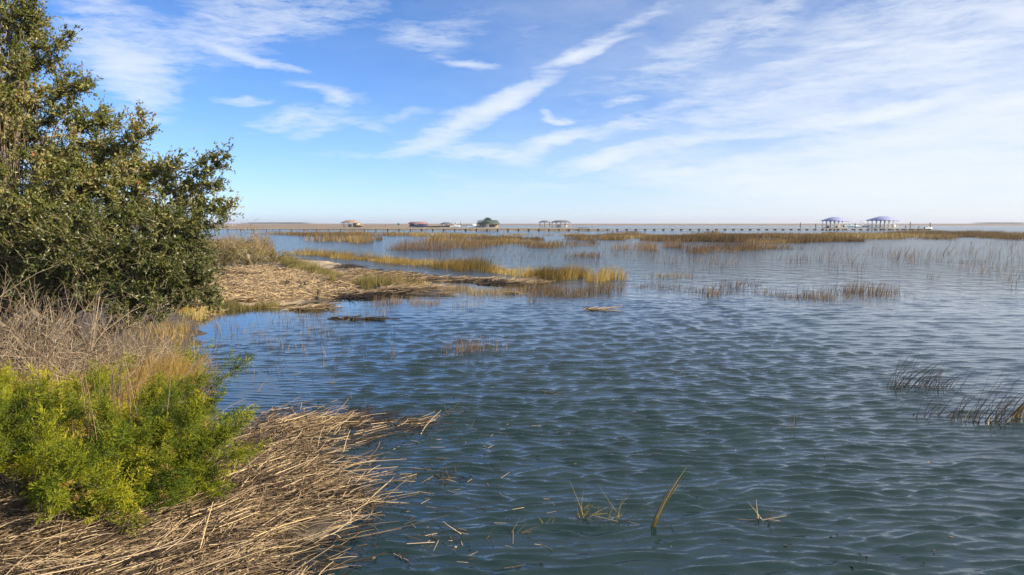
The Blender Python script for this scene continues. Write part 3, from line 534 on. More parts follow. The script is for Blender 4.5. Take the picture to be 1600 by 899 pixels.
# ------------------------------------------------------------------ the big evergreen on the bank
def crown_tree(name, label, base, ell, ncl, leafmat, lsize, tint, trunk_r, sprays=(), per=(11,14), group=None):
    base = np.array(base, float); base[2] = hgt(base[0], base[1])-.05
    r = empty(name, base, label, 'tree', group); gt = G(); gl = G(); gw = G()
    E = [(at(px, py, d), np.array([rx*d/F, rd, ry*d/F])) for px, py, rx, ry, d, rd in ell]
    limbs = []
    for c, rad in E:
        t = np.linspace(0,1,9)[:,None]; mid = base*.45+c*.55; mid[2] = base[2]+(c[2]-base[2])*.35; mid = mid+rng.normal(size=3)*.2
        P = (1-t)**2*base+2*(1-t)*t*mid+t**2*c; P[1:-1] += rng.normal(size=(7,3))*.05; limbs.append(P)
    LP = np.array(limbs); tubes(gt, LP, trunk_r*rng.uniform(.6,1,len(LP)), trunk_r*.18, rng.uniform(.3,.8,len(LP)), 7)
    vol = np.array([rad.prod()**.75 for _, rad in E]); cnt = rng.multinomial(ncl, vol/vol.sum())
    S, T, O = [], [], []
    for (c, rad), n, P in zip(E, cnt, limbs):
        u = rdir(n)*(rng.random(n)**.42)[:,None]; p = c+u*rad
        i = rng.integers(4, 9, n); S.append(P[i]); T.append(p); O.append(norm(u/rad+1e-6))
    for (x0,y0,d0,x1,y1,d1,n) in sprays:
        a = at(x0,y0,d0); b = at(x1,y1,d1); t = rng.random(n)**.7; p = a+(b-a)*t[:,None]+rng.normal(size=(n,3))*.09
        cP = np.stack([a+(b-a)*k+rng.normal(size=3)*.03 for k in np.linspace(0,1,8)])[None]; tubes(gt, cP, .02, .005, .6, 5)
        S.append(a+(b-a)*(t*.85)[:,None]); T.append(p); O.append(np.tile(norm(b-a),(n,1)))
    S = np.concatenate(S); T = np.concatenate(T); O = np.concatenate(O); n = len(T)
    t = np.linspace(0,1,6)[None,:,None]; mid = (S+T)/2+rng.normal(size=(n,3))*.12+[0,0,-.08]
    P = (1-t)**2*S[:,None]+2*(1-t)*t*mid[:,None]+t**2*T[:,None]; tubes(gw, P, .012, .004, rng.uniform(.3,1,n), 4)
    ct = rng.normal(size=n)*.16                                    # each cluster has its own leaf colour
    K, J = per; base_ = np.repeat(T, K, 0); m = len(base_)
    d = norm(np.repeat(O,K,0)*.6+rng.normal(size=(m,3))*.62+[.08,-.05,.22]); L_ = rng.uniform(.12,.36,m)
    A = paths(base_, d, L_, 4, rng.normal(size=(m,3))*.25, .02); tubes(gw, A, .0035, .0015, rng.uniform(.3,1,m), 3)
    u = rng.uniform(.1,1,(m,J)); k = np.clip((u*4).astype(int),0,3); f = u*4-k; ii = np.arange(m)[:,None]
    lp = (A[ii,k]*(1-f[...,None])+A[ii,k+1]*f[...,None]).reshape(-1,3); ld = norm(np.repeat(d,J,0)*.55+rng.normal(size=(m*J,3))*.7+[0,0,.15])
    tn = np.clip(rng.normal(tint,.15,m*J)+np.repeat(np.repeat(ct,K),J),0,.94); sp = rng.random(m*J) < .006; tn[sp] = 1
    leaves(gl, lp, ld, rng.uniform(.7,1.25,m*J)*lsize, rng.uniform(.36,.5,m*J)*lsize, tn)
    gt.build('trunk', M['bark'], r, True); gw.build('branches', M['dead'], r); gl.build('foliage', M[leafmat], r)
    return r
crown_tree('evergreen_tree', 'tall olive leaved evergreen tree leaning over the bank at the left edge', (-10.2,14.6,0),
  [(-70,-60,150,120,14.5,1.5),(-40,70,110,110,14.6,1.4),(30,130,70,60,13.8,1.1),(60,215,110,70,14.2,1.5),(-60,230,130,110,14.5,1.6),(140,262,85,48,14.0,1.2),
   (90,310,120,70,13.6,1.4),(195,300,80,50,13.8,1.1),(-40,360,140,100,14,1.5),(245,335,52,44,13.7,.9),(10,30,45,45,14,.8)], 1000, 'oak', .066, .52, .11,
  [(10,60,14,52,18,13.9,9),(50,110,14,100,62,13.9,10),(80,140,14,136,130,13.8,10),(20,20,14,45,-20,14,6),(120,205,13.8,166,182,13.7,9),(170,245,13.8,222,203,13.6,10),(215,275,13.8,250,262,13.6,8),
   (255,310,13.6,345,250,13.3,10),(262,318,13.6,345,285,13.2,7),(270,335,13.5,345,325,13.2,9),(230,270,13.6,300,262,13.4,3)], (12,14))
crown_tree('evergreen_shrub', 'dense dark green glossy bush beneath the tall olive leaved tree', (-8.3,13.4,0),
  [(60,385,120,70,13.0,1.2),(170,395,95,62,12.8,1.1),(255,405,70,62,12.9,.9),(215,455,85,42,12.7,.9),(290,440,38,48,13.2,.6),(110,450,80,42,12.7,.8),(-40,420,90,70,13,1.1),(270,370,48,40,13,.7)], 640, 'waxleaf', .060, .45, .06,
  [(290,360,13.1,335,352,13,5),(300,430,13.2,330,470,13.3,6)], (10,13))

# ------------------------------------------------------------------ dead brush under the tree
dg = 'bare grey brush below the evergreen tree'
for i, (px, y, wd, h, n, lab) in enumerate([
  (20,10.6,1.1,1.55,24,'bare pale branching bush at the left edge, tallest of the grey brush'), (95,11.3,1.3,1.35,26,'tangled bare grey bush second from the left edge'),
  (160,11.0,1.2,1.15,26,'bare grey bush under the middle of the evergreens'), (205,12.4,.8,.95,20,'bare grey bush right of centre under the dark bush'),
  (255,13.2,.7,.8,14,'bare twiggy bush above the golden grass'), (-60,10.2,1.2,1.5,22,'bare bush cut off by the left edge'), (60,9.6,1.0,.95,24,'low bare bush behind the left cedar'), (130,9.8,1.0,.85,24,'low pale bare bush behind the middle cedar'), (190,10.6,.6,.55,14,'low twiggy bare bush beside the golden grass')]):
    x = (px-800)/F*y; c = np.array([x,y,float(hgt(x,y))]); r = empty('dead_shrub', c, lab, 'shrub', dg); g = G()
    P = c+rng.normal(size=(n,3))*[wd*.2,wd*.2,0]; d = norm(np.array([.05,-.05,1.])+rng.normal(size=(n,3))*[.5,.5,.1])
    A = paths(P, d, rng.uniform(.6,1,n)*h, 6, rng.normal(size=(n,3))*.25, .02); tubes(g, A, .009, .004, rng.uniform(.3,1,n), 4)
    B1 = []
    for k in (1,2,3,4,5):
        for q in range(2):
            B = paths(A[:,k], norm(d+rng.normal(size=(n,3))*.65), rng.uniform(.25,.5,n)*h, 5, rng.normal(size=(n,3))*.35+[0,0,.1], .025); tubes(g, B, .0055, .0025, rng.uniform(.3,1,n)); B1.append(B)
    B = np.concatenate(B1); g2 = g
    for k in (2,4,5):
        Cc = paths(B[:,k], norm((B[:,-1]-B[:,0])+rng.normal(size=(len(B),3))*.22), rng.uniform(.08,.26,len(B)), 3, rng.normal(size=(len(B),3))*.3, .03); tubes(g2, Cc, .0032, .0016, rng.uniform(.2,1,len(B)))
    g.build('branches', M['dead'], r)

# ------------------------------------------------------------------ grasses on the bank
def bank_clump(name, label, px, y, n, sp, h0, h1, w, mk, lo, hi, lean=.45, wind=(.1,0,0), group=None):
    x = (px-800)/F*y; return clump(name, label, 'grass', mk, (x,y,0), n, sp, h0, h1, w, lo, hi, lean, wind, group)
bg_ = 'golden grass clumps on the bank'
bank_clump('grass_clump','golden grass clump nearest the water, right of the bare brush',280,11.6,3200,(.36,.45),.4,1.0,.011,'gold',.3,1,group=bg_)
bank_clump('grass_clump','golden green grass clump under the right end of the dark bush',232,10.8,3400,(.40,.5),.4,1.0,.011,'gold',.2,.95,group=bg_)
bank_clump('grass_clump','straw coloured grass clump behind the middle cedar',165,9.6,2200,(.5,.35),.3,.85,.010,'gold',.4,1,group=bg_)
bank_clump('grass_clump','straw coloured grass clump behind the left cedar',50,9.2,2000,(.6,.35),.3,.85,.010,'gold',.4,1,group=bg_)
bank_clump('grass_clump','tan grass tuft at the foot of the dark bush by the shore',318,15.5,1300,(.5,1.0),.2,.5,.012,'gold',.2,1,group=bg_)
bank_clump('grass_clump','pale grass tuft on the shoreline beyond the dark bush',325,20,1500,(.7,1.6),.2,.5,.014,'gold',.3,1,group=bg_)
def stalks(label, px, y, n, sp, h0, h1, lean, bendz=-.25):
    x = (px-800)/F*y; c = np.array([x,y,float(hgt(x,y))]); P = c+rng.normal(size=(n,3))*[sp,sp,0]; g = G()
    d = norm(np.array([0,0,1.])+rng.normal(size=(n,3))*[lean,lean,0]); ribbons(g, paths(P, d, rng.uniform(h0,h1,n), 6, rng.normal(size=(n,3))*[.4,.4,.1]+[0,0,bendz]), .011, rng.uniform(.2,1,n))
    k = max(3, n//6); tubes(g, paths(P[:k], norm(np.array([0,0,1.])+rng.normal(size=(k,3))*[.06,.06,0]), rng.uniform(h1,h1*1.25,k), 5, rng.normal(size=(k,3))*.05), .006, .003, rng.uniform(.3,.7,k))
    return tag(g.build('dry_stalks', M['straw']), label, 'dry stalks', 'tall dry stalks among the cedars')
stalks('tall brown upright stalks among the left cedar', 52, 7.6, 26, .06, .7, 1.3, .12)
stalks('arching dry stalks between the left and the right cedar', 185, 7.6, 80, .15, .6, 1.2, .3)
stalks('tall thin dry stalks beside the middle of the cedars', 150, 7.9, 40, .10, .7, 1.35, .18)
stalks('dry stalks rising by the arm of the right cedar', 238, 8.6, 36, .14, .7, 1.25, .18)
stalks('bent straw stalks poking from the cedar nearest the edge', 100, 7.3, 40, .16, .5, 1.1, .3)

# ------------------------------------------------------------------ cedars: feathery sprays
def frond_template(seed):
    r2 = np.random.default_rng(seed); V = []; Q = []; n = 0
    axisN = 15
    for i in range(axisN):
        t = (i+1)/axisN; p = np.array([0, 0, t*.26]); L_ = .11*(1-.75*t)+.02; sgn = 1 if i % 2 else -1
        az_ = r2.normal()*.7; d = np.array([sgn*.75*math.cos(az_), .75*math.sin(az_)*sgn, .68]); d /= np.linalg.norm(d)
        for j in range(9):
            u = (j+.5)/9; q = p+d*L_*u; s2 = 1 if j % 2 else -1
            e = np.cross(d, [0,1,0.2]); e /= np.linalg.norm(e); nd = d*.85+e*s2*.5+r2.normal(size=3)*.25; nd /= np.linalg.norm(nd)
            ll = .030*(1-.4*u); sd_ = np.cross(nd, r2.normal(size=3)); sd_ = sd_/np.linalg.norm(sd_)*.0028
            V += [q-sd_, q+sd_, q+nd*ll+sd_*.35, q+nd*ll-sd_*.35]; Q.append([n,n+1,n+2,n+3]); n += 4
    return np.array(V), np.array(Q)
FT = [frond_template(s) for s in range(6)]
def fronds(g, p, d, scale, tint):
    n = len(p); zf = norm(d); xf = norm(np.cross(zf, rdir(n))); yf = np.cross(zf, xf)
    for s, (V, Q) in enumerate(FT):
        i = np.arange(s, n, len(FT)); m = len(i)
        W = (V[None,:,0:1]*xf[i,None]+V[None,:,1:2]*yf[i,None]+V[None,:,2:3]*zf[i,None])*scale[i,None,None]+p[i,None]
        h_ = V[:,2]/.3; QQ = Q[None]+(np.arange(m)*len(V))[:,None,None]
        g.add(W.reshape(-1,3), QQ.reshape(-1,4), np.clip(tint[i,None]+h_[None]*.25-.1+rng.normal(size=(m,len(V)))*.05,0,1).ravel())
def cedar(label, bx, by, blobs, nf, arms=(), tint=.45):
    base = np.array([(bx-800)/F*by, by, 0]); base[2] = hgt(base[0],base[1])-.03
    r = empty('cedar_shrub', base, label, 'shrub', 'bright green cedar shrubs in the front left corner'); gt = G(); gf = G()
    E = [(at(px,py+(34 if py < 700 else 12),d), np.array([rx*d/F, rd, ry*d/F*.8])) for px,py,rx,ry,d,rd in blobs]
    vol = np.array([rad.prod()**.7 for _, rad in E]); cnt = rng.multinomial(nf, vol/vol.sum()); P_, D_ = [], []
    for (c, rad), n in zip(E, cnt):
        t = np.linspace(0,1,7)[:,None]; mid = base*.5+c*.5+rng.normal(size=3)*.08-[0,0,.1]; B = ((1-t)**2*base+2*(1-t)*t*mid+t**2*c); tubes(gt, B[None], .032, .010, .3, 6)
        u = rdir(n)*(rng.random(n)**.45)[:,None]; p = c+u*rad; tw = np.stack([B[rng.integers(3,7,n)], p], 1); tubes(gt, tw, .007, .003, .3, 3)
        ax = norm(u*.9+rng.normal(size=(n,3))*.35+[.50,-.15,.30]); K = 11; tt_ = rng.random((n,K))
        pp = p[:,None]+ax[:,None]*(tt_*.32)[...,None]; dd = norm(ax[:,None]+rng.normal(size=(n,K,3))*.42*(1.15-tt_)[...,None])
        tubes(gt, np.stack([p, p+ax*.17, p+ax*.34], 1), .006, .002, .3, 3)
        P_.append(pp.reshape(-1,3)); D_.append(dd.reshape(-1,3))
    for x0,y0,d0,x1,y1,d1,n in arms:
        a = at(x0,y0,d0); b = at(x1,y1,d1); t = rng.random(n); p = a+(b-a)*t[:,None]+rng.normal(size=(n,3))*.045*(1.2-t[:,None]); 
        tubes(gt, np.stack([a+(b-a)*k for k in np.linspace(0,1,6)])[None], .014, .004, .3, 5)
        P_.append(p); D_.append(norm(norm(b-a)*.8+rng.normal(size=(n,3))*.45+[0,0,.35]))
    p = np.concatenate(P_); d = np.concatenate(D_); n = len(p); z0 = hgt(p[:,0],p[:,1])+.03; p[:,2] = np.maximum(p[:,2], z0)
    tn = tint+(fbm(p[:,0]*3,p[:,2]*3,33,2)-.5)*.9+rng.normal(size=n)*.1; tn[rng.random(n) < .02] = .95
    fronds(gf, p, d, rng.uniform(.7,1.3,n), tn)
    gt.build('trunk', M['bark'], r, True); gf.build('foliage', M['cedar'], r)
cedar('brightest feathery cedar shrub filling the lower left corner', 40, 6.9, [(20,740,90,70,6.6,.4),(-60,700,80,110,6.8,.5),(100,720,90,45,6.6,.35),(150,765,80,28,6.5,.25),(60,790,90,28,6.4,.25),(20,660,60,50,7.0,.35)], 84)
cedar('cedar shrub reaching over the reed mat with arms toward the water', 210, 7.7, [(220,690,85,45,7.5,.35),(290,685,50,38,7.6,.28),(300,650,45,28,7.9,.25),(190,745,80,28,7.1,.28),(240,730,60,22,7.1,.2),(255,625,50,28,8.3,.25),(200,650,60,40,8.0,.35)], 80,
  [(230,650,8,372,578,8.4,26),(250,640,8.2,308,562,8.8,16),(290,680,7.7,352,690,7.5,14),(280,630,8.2,345,622,8.3,16)], .35)
cedar('yellowish cedar shrub at the left behind the other two', 90, 8.6, [(20,620,80,42,8.6,.4),(110,610,70,45,8.5,.35),(160,640,60,50,8.3,.35),(60,660,80,40,8.0,.3),(-60,600,60,60,8.6,.4),(140,590,50,26,8.8,.25)], 76, (), .6)

# ------------------------------------------------------------------ the two long piers
def pier(label, A, B, z0, z1, spacing, pile_r, width, deck_t, rail=False):
    A = np.array(A,float); B = np.array(B,float); n = int(round(np.linalg.norm(B-A)/spacing)); u = (B-A)/np.linalg.norm(B-A); v = np.array([-u[1],u[0]]); rz = math.atan2(u[1],u[0])
    r = empty('pier', (A[0],A[1],0), label, 'pier'); g = G(); L_ = np.linalg.norm(B-A)
    V = []
    for s in np.linspace(0, L_, n*2+1):
        c = A+u*s; z = z0+(z1-z0)*s/L_
        for o, zz in ((-1,0),(1,0),(1,1),(-1,1)): V.append([*(c+v*o*width/2), z-deck_t*(1-zz)])
    V = np.array(V); m = n*2+1; Q = []
    for i in range(m-1):
        a = i*4; b = a+4
        for k in range(4): Q.append([a+k, a+(k+1)%4, b+(k+1)%4, b+k])
    Q += [[0,3,2,1],[m*4-4,m*4-3,m*4-2,m*4-1]]; g.add(V, np.array(Q), .5); g.build('deck', M['wood'], r)
    gb = G(); zt = .5*(z0+z1)
    for o in (-1,1): tubes(gb, np.array([[[0,o*width*.36,-1.0-zt],[0,o*width*.36,0]]]), pile_r, pile_r, .35, 8)
    box(gb, (0,0,-.15), (pile_r*2.2,width*1.15,.3), .12)
    me = qmesh('pile_bent', np.concatenate(gb.V), np.concatenate(gb.Q), np.concatenate(gb.T)); me.materials.append(M['wood'])
    for i in range(n+1):
        c = A+u*(i*spacing if i*spacing < L_ else L_); z = z0+(z1-z0)*min(1,i*spacing/L_)-deck_t
        o = bpy.data.objects.new('pile_bent', me); C.objects.link(o); o.parent = r; o.location = (c[0]-A[0], c[1]-A[1], z); o.rotation_euler = (rng.normal()*.025, rng.normal()*.02, rz+rng.normal()*.04)
    return r
pier('long low wooden pier crossing the whole marsh in front', (-112,246), at(1452,360,345)[:2], 1.45, .78, 4.15, .19, 1.5, .34)
pier('thinner pale wooden pier running behind the long one to the twin roofs', (-150,335), at(912,356,402)[:2], 1.45, .75, 4.0, .20, 1.4, .32)

# ------------------------------------------------------------------ boathouses and pavilions, all parts modelled
def hip(g, w, d, z0, z1, ridge, oh=.5, t=.18, gable=False):
    W, D = w/2+oh, d/2+oh; q = ridge/2
    top = [(-q,0,z1),(q,0,z1)]; b = [(-W,-D,z0),(W,-D,z0),(W,D,z0),(-W,D,z0)]; lo = [(x,y,z-t) for x,y,z in b]
    V = np.array(b+lo+top, float)
    Q = [[0,1,9,8],[2,3,8,9],[1,2,9,9],[3,0,8,8],[4,5,1,0],[5,6,2,1],[6,7,3,2],[7,4,0,3],[7,6,5,4]]
    V2 = np.concatenate([V, V[[9,8]]+[0,0,.001]]); Q[2] = [1,2,10,9]; Q[3] = [3,0,8,11]
    g.add(V2, np.array(Q), .5)
def boathouse(label, name, px, w, d, y, z_deck, z_eave, z_top, roof, ridge, nx=4, ny=2, cat='boathouse', arch=False, walls=None, post='wood', rail=False, rz=0.0, group=None):
    x = (px-800)/F*y; r = empty(name, (x,y,0), label, cat, group)
    def part(nm, g, mk, par=None): return link(nm, qmesh(nm, np.concatenate(g.V), np.concatenate(g.Q), np.concatenate(g.T)), M[mk], par or r, True)
    g = G(); box(g, (0,0,z_deck-.15), (w,d,.3), .6); 
    part('deck', g, 'wood')
    for i in range(nx):
        for j in range(ny):
            X_, Y_ = -w/2+.2+(w-.4)*i/(nx-1), -d/2+.2+(d-.4)*j/(ny-1); g = G(); box(g, (X_,Y_,(z_eave-z_deck)/2+z_deck+.05), (.2,.2,z_eave-z_deck), .8); box(g, (X_,Y_,z_deck+.12), (.3,.3,.24), .8); part('post', g, post)
            g = G(); tubes(g, np.array([[[X_,Y_,-.6],[X_,Y_,z_deck-.3]]]), .17, .17, .2, 8); part('pile', g, 'wood')
    g = G(); hip(g, w, d, z_eave, z_top, ridge, .55); ro = part('roof', g, roof)
    if arch:
        g = G()
        for yy in (-d/2+.2, d/2-.2):
            bw = (w-.4)/(nx-1)
            for i in range(nx-1):
                x0 = -w/2+.2+bw*i
                for k in range(10):
                    a0, a1 = math.pi*k/10, math.pi*(k+1)/10; xa, xb = x0+bw/2-math.cos(a0)*bw/2, x0+bw/2-math.cos(a1)*bw/2; za, zb = z_eave-.75+math.sin(a0)*.6, z_eave-.75+math.sin(a1)*.6
                    V = np.array([[xa,yy-.05,za],[xb,yy-.05,zb],[xb,yy-.05,z_eave-.19],[xa,yy-.05,z_eave-.19],[xa,yy+.05,za],[xb,yy+.05,zb],[xb,yy+.05,z_eave-.19],[xa,yy+.05,z_eave-.19]])
                    g.add(V, np.array([[0,1,2,3],[7,6,5,4],[0,4,5,1]]), .9)
        part('arch_fascia', g, 'white', ro)
    if rail:
        for yy in (-d/2+.1, d/2-.1):
            g = G(); box(g, (0,yy,z_deck+1.0), (w,.07,.09), .8); box(g, (0,yy,z_deck+.4), (w,.05,.07), .8)
            for k in range(int(w/.9)): box(g, (-w/2+.45+k*.9,yy,z_deck+.5), (.05,.05,.95), .8)
            part('railing', g, 'wood')
    for wl in (walls or []):
        cx_, cy_, cw, cd, ch, mk, nm = wl; g = G(); box(g, (cx_,cy_,z_deck+ch/2+.003), (cw,cd,ch), .6); wo_ = part(nm, g, mk)
        if nm == 'wall':
            g = G(); box(g, (cx_,cy_-cd/2-.02,z_deck+ch*.5), (min(.9,cw*.4),.06,ch*.75), .3); part('door', g, 'glass', wo_)
    return r
boathouse('tan roofed pavilion with a small tan shed, left of the red roof','pavilion',549,9.0,7,430,.9,3.6,4.9,'tanroof',4.5,4,3,walls=[(3.4,0,3.2,4,2.3,'tanwall','wall'),(-.6,1,1.5,1.2,1.6,'white','storage_box')])
g_shed = boathouse('low tan deck shed attached to the right of the tan pavilion','deck_shed',563,4.0,4,428,.9,1.9,2.4,'tanroof',2.0,3,2,'shed',walls=[(0,0,3.0,3,1.0,'tanwall','wall')])
boathouse('red roofed boathouse on the far dock','boathouse',654,9.6,7,420,.9,3.1,4.0,'redroof',8.8,5,2,walls=[(-3.6,0,1.6,4,2.2,'greyroof','wall')],post='navy')
boathouse('small dark roofed boat shelter right of the red roof','boat_shelter',698,6.0,5,420,.9,2.8,3.7,'greyroof',3.0,3,2,'boathouse',walls=[(0.4,0,2.4,2,1.0,'navy','storage_box')])
boathouse('dark green roofed boathouse half hidden by dark foliage','boathouse',767,9.2,7,415,.9,3.0,4.9,'greenroof',7.0,6,3,walls=[(1.5,1.0,5.0,3,1.7,'tanwall','wall')])
boathouse('smaller left roof of the grey green twin pavilions','pavilion',851,5.6,5,402,.8,3.7,4.6,'greyroof',2.4,3,2,rail=True,group='twin pavilions at the end of the thin pier')
boathouse('wider right roof of the grey green twin pavilions','pavilion',876,9.8,6,402,.8,3.7,4.7,'greyroof',5.8,5,2,rail=True,walls=[(-1.2,0,1.6,1.6,1.6,'white','storage_box'),(2.8,0,1.0,1.6,1.7,'white','storage_box')],group='twin pavilions at the end of the thin pier')
boathouse('left blue roofed gazebo with white arches near the pier end','gazebo',1302,8.2,8,343,1.1,4.3,6.0,'blueroof',3.2,5,3,'gazebo',arch=True,post='white',walls=[(-2.6,0,1.2,1.5,.9,'redroof','storage_box'),(1.6,0,1.6,1.5,.8,'tanwall','storage_box')],group='blue roofed gazebos')
boathouse('right and larger blue roofed gazebo with white arches at the pier end','gazebo',1377,10.0,9,343,1.1,4.5,6.3,'blueroof',3.8,6,3,'gazebo',arch=True,rail=True,post='white',walls=[(3.9,-2.5,1.2,1.2,1.3,'white','storage_box')],group='blue roofed gazebos')
boathouse('small purplish roofed pavilion far off beside the tree tip','pavilion',358,9,7,560,1.6,3.6,4.6,'blueroof',4.0,4,2,post='white')
# dark foliage by the green boathouse
for px, z, rr, lab in ((753,2.8,2.5,'dark bushy evergreen overlapping the left of the green boathouse'), (762,4.8,1.7,'small dark tree crown rising behind the green boathouse roof')):
    y = 411 if z < 3 else 421; c = at(px, 350, y); c[2] = 0; r = empty('dark_evergreen', c, lab, 'tree', 'dark trees at the green boathouse'); g = G(); top = c+[0,0,z]
    tubes(g, np.array([[c, c+[.1,0,z*.5], top]]), .2, .08, .3, 6); g.build('trunk', M['bark'], r)
    g = G(); n = 1500; u = rdir(n)*(rng.random(n)**.4)[:,None]; u *= (1+.35*vn(u[:,0]*3+9,u[:,2]*3,4))[:,None]; leaves(g, top+u*[rr*1.1,rr,rr*.85], rdir(n), rng.uniform(.25,.5,n), rng.uniform(.15,.3,n), rng.random(n)); g.build('crown', M['darktree'], r)
def boat(label, px, y, L_, zb, hull='white', ttop=False, cover=False, group='boats at the far docks', cabin=False):
    x = (px-800)/F*y; r = empty('boat', (x,y,zb), label, 'boat', group); n = 12; g = G(); V = []
    for i in range(n+1):
        t = i/n; b = L_*.16*(1-max(0,(t-.55)/.45)**2.2)+.02; xx = -L_/2+L_*t; sh = .75+.35*t**2; kz = .25*max(0,(t-.75)/.25)**2
        V += [[xx,-b,sh],[xx,-b*.75,kz+.1],[xx,0,kz],[xx,b*.75,kz+.1],[xx,b,sh],[xx,0,sh-.12]]
    Q = []
    for i in range(n):
        a = i*6
        for k in range(6): Q.append([a+k, a+(k+1)%6, a+6+(k+1)%6, a+6+k])
    Q += [[0,1,2,5],[5,2,3,4]]; g.add(np.array(V), np.array(Q), .8)
    def part(nm, g, mk, par=None): return link(nm, qmesh(nm, np.concatenate(g.V), np.concatenate(g.Q), np.concatenate(g.T)), M[mk], par or r, True)
    part('hull', g, hull)
    if cover:
        g = G(); P = [];  m = 8
        for i in range(n+1):
            t = i/n; b = L_*.165*(1-max(0,(t-.55)/.45)**2.2)+.05; xx = -L_/2+L_*t; hh = .78+.3*t**2
            P += [[xx,-b*math.cos(math.pi*k/m),hh+1.1*math.sin(math.pi*k/m)*(.35+.65*math.sin(math.pi*min(1,t+.15)))*.8] for k in range(m+1)]
        i = np.arange((n+1)*(m+1)).reshape(n+1,m+1); g.add(np.array(P), np.stack([i[:-1,:-1],i[1:,:-1],i[1:,1:],i[:-1,1:]],-1).reshape(-1,4), .4); part('cover', g, 'navy')
    else:
        g = G(); box(g, (-L_*.02,0,1.2), (L_*.13,L_*.12,.9), .8); co_ = part('console', g, 'white'); g = G(); box(g, (L_*.05,0,1.75), (.06,L_*.11,.4), .5); part('windscreen', g, 'glass', co_)
    if ttop:
        g = G(); box(g, (0,0,2.7), (L_*.3,L_*.24,.1), .9); 
        for a in (-1,1):
            for b in (-1,1): box(g, (a*L_*.1,b*L_*.09,1.7), (.07,.07,1.95), .9)
        part('top', g, 'white')
    if cabin:
        g = G(); box(g, (-L_*.05,0,1.5), (L_*.4,L_*.22,1.1), .9); part('cabin', g, 'white')
    g = G(); box(g, (-L_/2-.25,0,.8), (.45,.5,.9), .2); box(g, (-L_/2-.3,0,.15), (.16,.16,.9), .2); part('outboard_motor', g, 'greyroof')
    return r
boat('boat under a navy cover at the red roofed boathouse', 660, 417, 6.5, 1.1, 'navy', cover=True)
boat('second boat under navy cover, just left in the red roofed boathouse', 649, 418, 5.0, .8, 'white', cover=True)
boat('white boat on a lift right of the small dark roofed shelter', 712, 419, 6.0, .9, 'white', ttop=True)
boat('white and light blue boat left of the green roofed boathouse', 741, 417, 7.5, .6, 'bluehull', cabin=True)
boat('blue hulled boat on a lift beside the left blue roofed gazebo', 1328, 342, 6.6, 1.3, 'bluehull', ttop=True, group='boats between the blue gazebos')
boat('white boat with a flat top beside the right blue roofed gazebo', 1346, 343, 6.5, 1.2, 'white', ttop=True, group='boats between the blue gazebos')
boat('small white boat at the end of the floating dock far right', 1449, 343, 3.4, .2, 'white', group='boats at the far docks')
# lift posts, dock posts and marker
def dockpost(label, px, y, z, r0=.2, nm='mooring_post', grp='mooring posts by the far docks'):
    x = (px-800)/F*y; g = G(); tubes(g, np.array([[[x,y,-.8],[x,y,z*.5],[x,y,z]]]), r0, r0*.9, .1, 8); tubes(g, np.array([[[x,y,z],[x,y,z+.25]]]), r0*1.1, .02, .1, 8)
    return tag(g.build(nm, M['wood']), label, 'post', grp)
for px, y, z, lab in ((1249,344,3.3,'lone dark mooring post farthest left of the blue gazebos'),(1273,344,2.9,'dark mooring post between the lone post and the left gazebo'),(1334.5,338,2.9,'dark lift post between the boats by the blue gazebos'),
                      (1413,344,1.9,'short dark post at the left end of the floating dock'),(1420,345,3.5,'tall dark post on the left of the floating dock'),(1433.5,344,1.6,'thin short post midway along the floating dock'),(1451,345,3.3,'tall dark post at the right end of the floating dock'),
                      (720,418,3.9,'thin pole right of the white boat on the lift'),(712,421,3.6,'thin pole behind the white boat on the lift'),(603,440,2.4,'lone thin pole between the tan pavilion and the green marker')):
    dockpost(lab, px, y, z, .22 if y < 400 else .13)
def floatdock(label, px0, px1, y, z=.35):
    x0, x1 = (px0-800)/F*y, (px1-800)/F*y; c = ((x0+x1)/2, y, 0); r = empty('floating_dock', c, label, 'dock', 'floating docks'); g = G(); w_ = x1-x0
    box(g, (c[0],y,z), (w_,3,.22), .25)
    g.build('deck', M['wood'], r)
    for k in range(4):
        g = G(); tubes(g, np.array([[[c[0]-w_/2+w_*(k+.1)/4,y,z-.32],[c[0]-w_/2+w_*(k+.9)/4,y,z-.32]]]), .2, .2, .1, 8); g.build('float', M['navy'], r)
floatdock('dark floating dock with tall posts to the right of the gazebos', 1405, 1452, 344, .6)
floatdock('low floating dock right of the grey green twin pavilions', 903, 921, 398, .7)
for k, px in enumerate((895,900,905,910,915,925)):
    dockpost(['thin pale pole first right of the twin pavilions','thin pale pole second right of the twin pavilions','thin pale pole third right of the twin pavilions','thin pale pole fourth right of the twin pavilions','thin pale pole fifth right of the twin pavilions','last thin pale pole right of the twin pavilions'][k], px, 400, 2.3, .07, 'dock_pole', 'thin poles on the dock right of the twin pavilions')
x = (624-800)/F*432; r = empty('channel_marker', (x,432,0), 'green topped channel marker post between tan pavilion and red boathouse', 'marker')
g = G(); tubes(g, np.array([[[x,432,-.6],[x,432,2.6]]]), .16, .14, .6, 8); g.build('pole', M['wood'], r); g = G(); box(g, (x,431.8,2.7), (1.4,.08,1.2), .6); g.build('board', M['marker'], r)

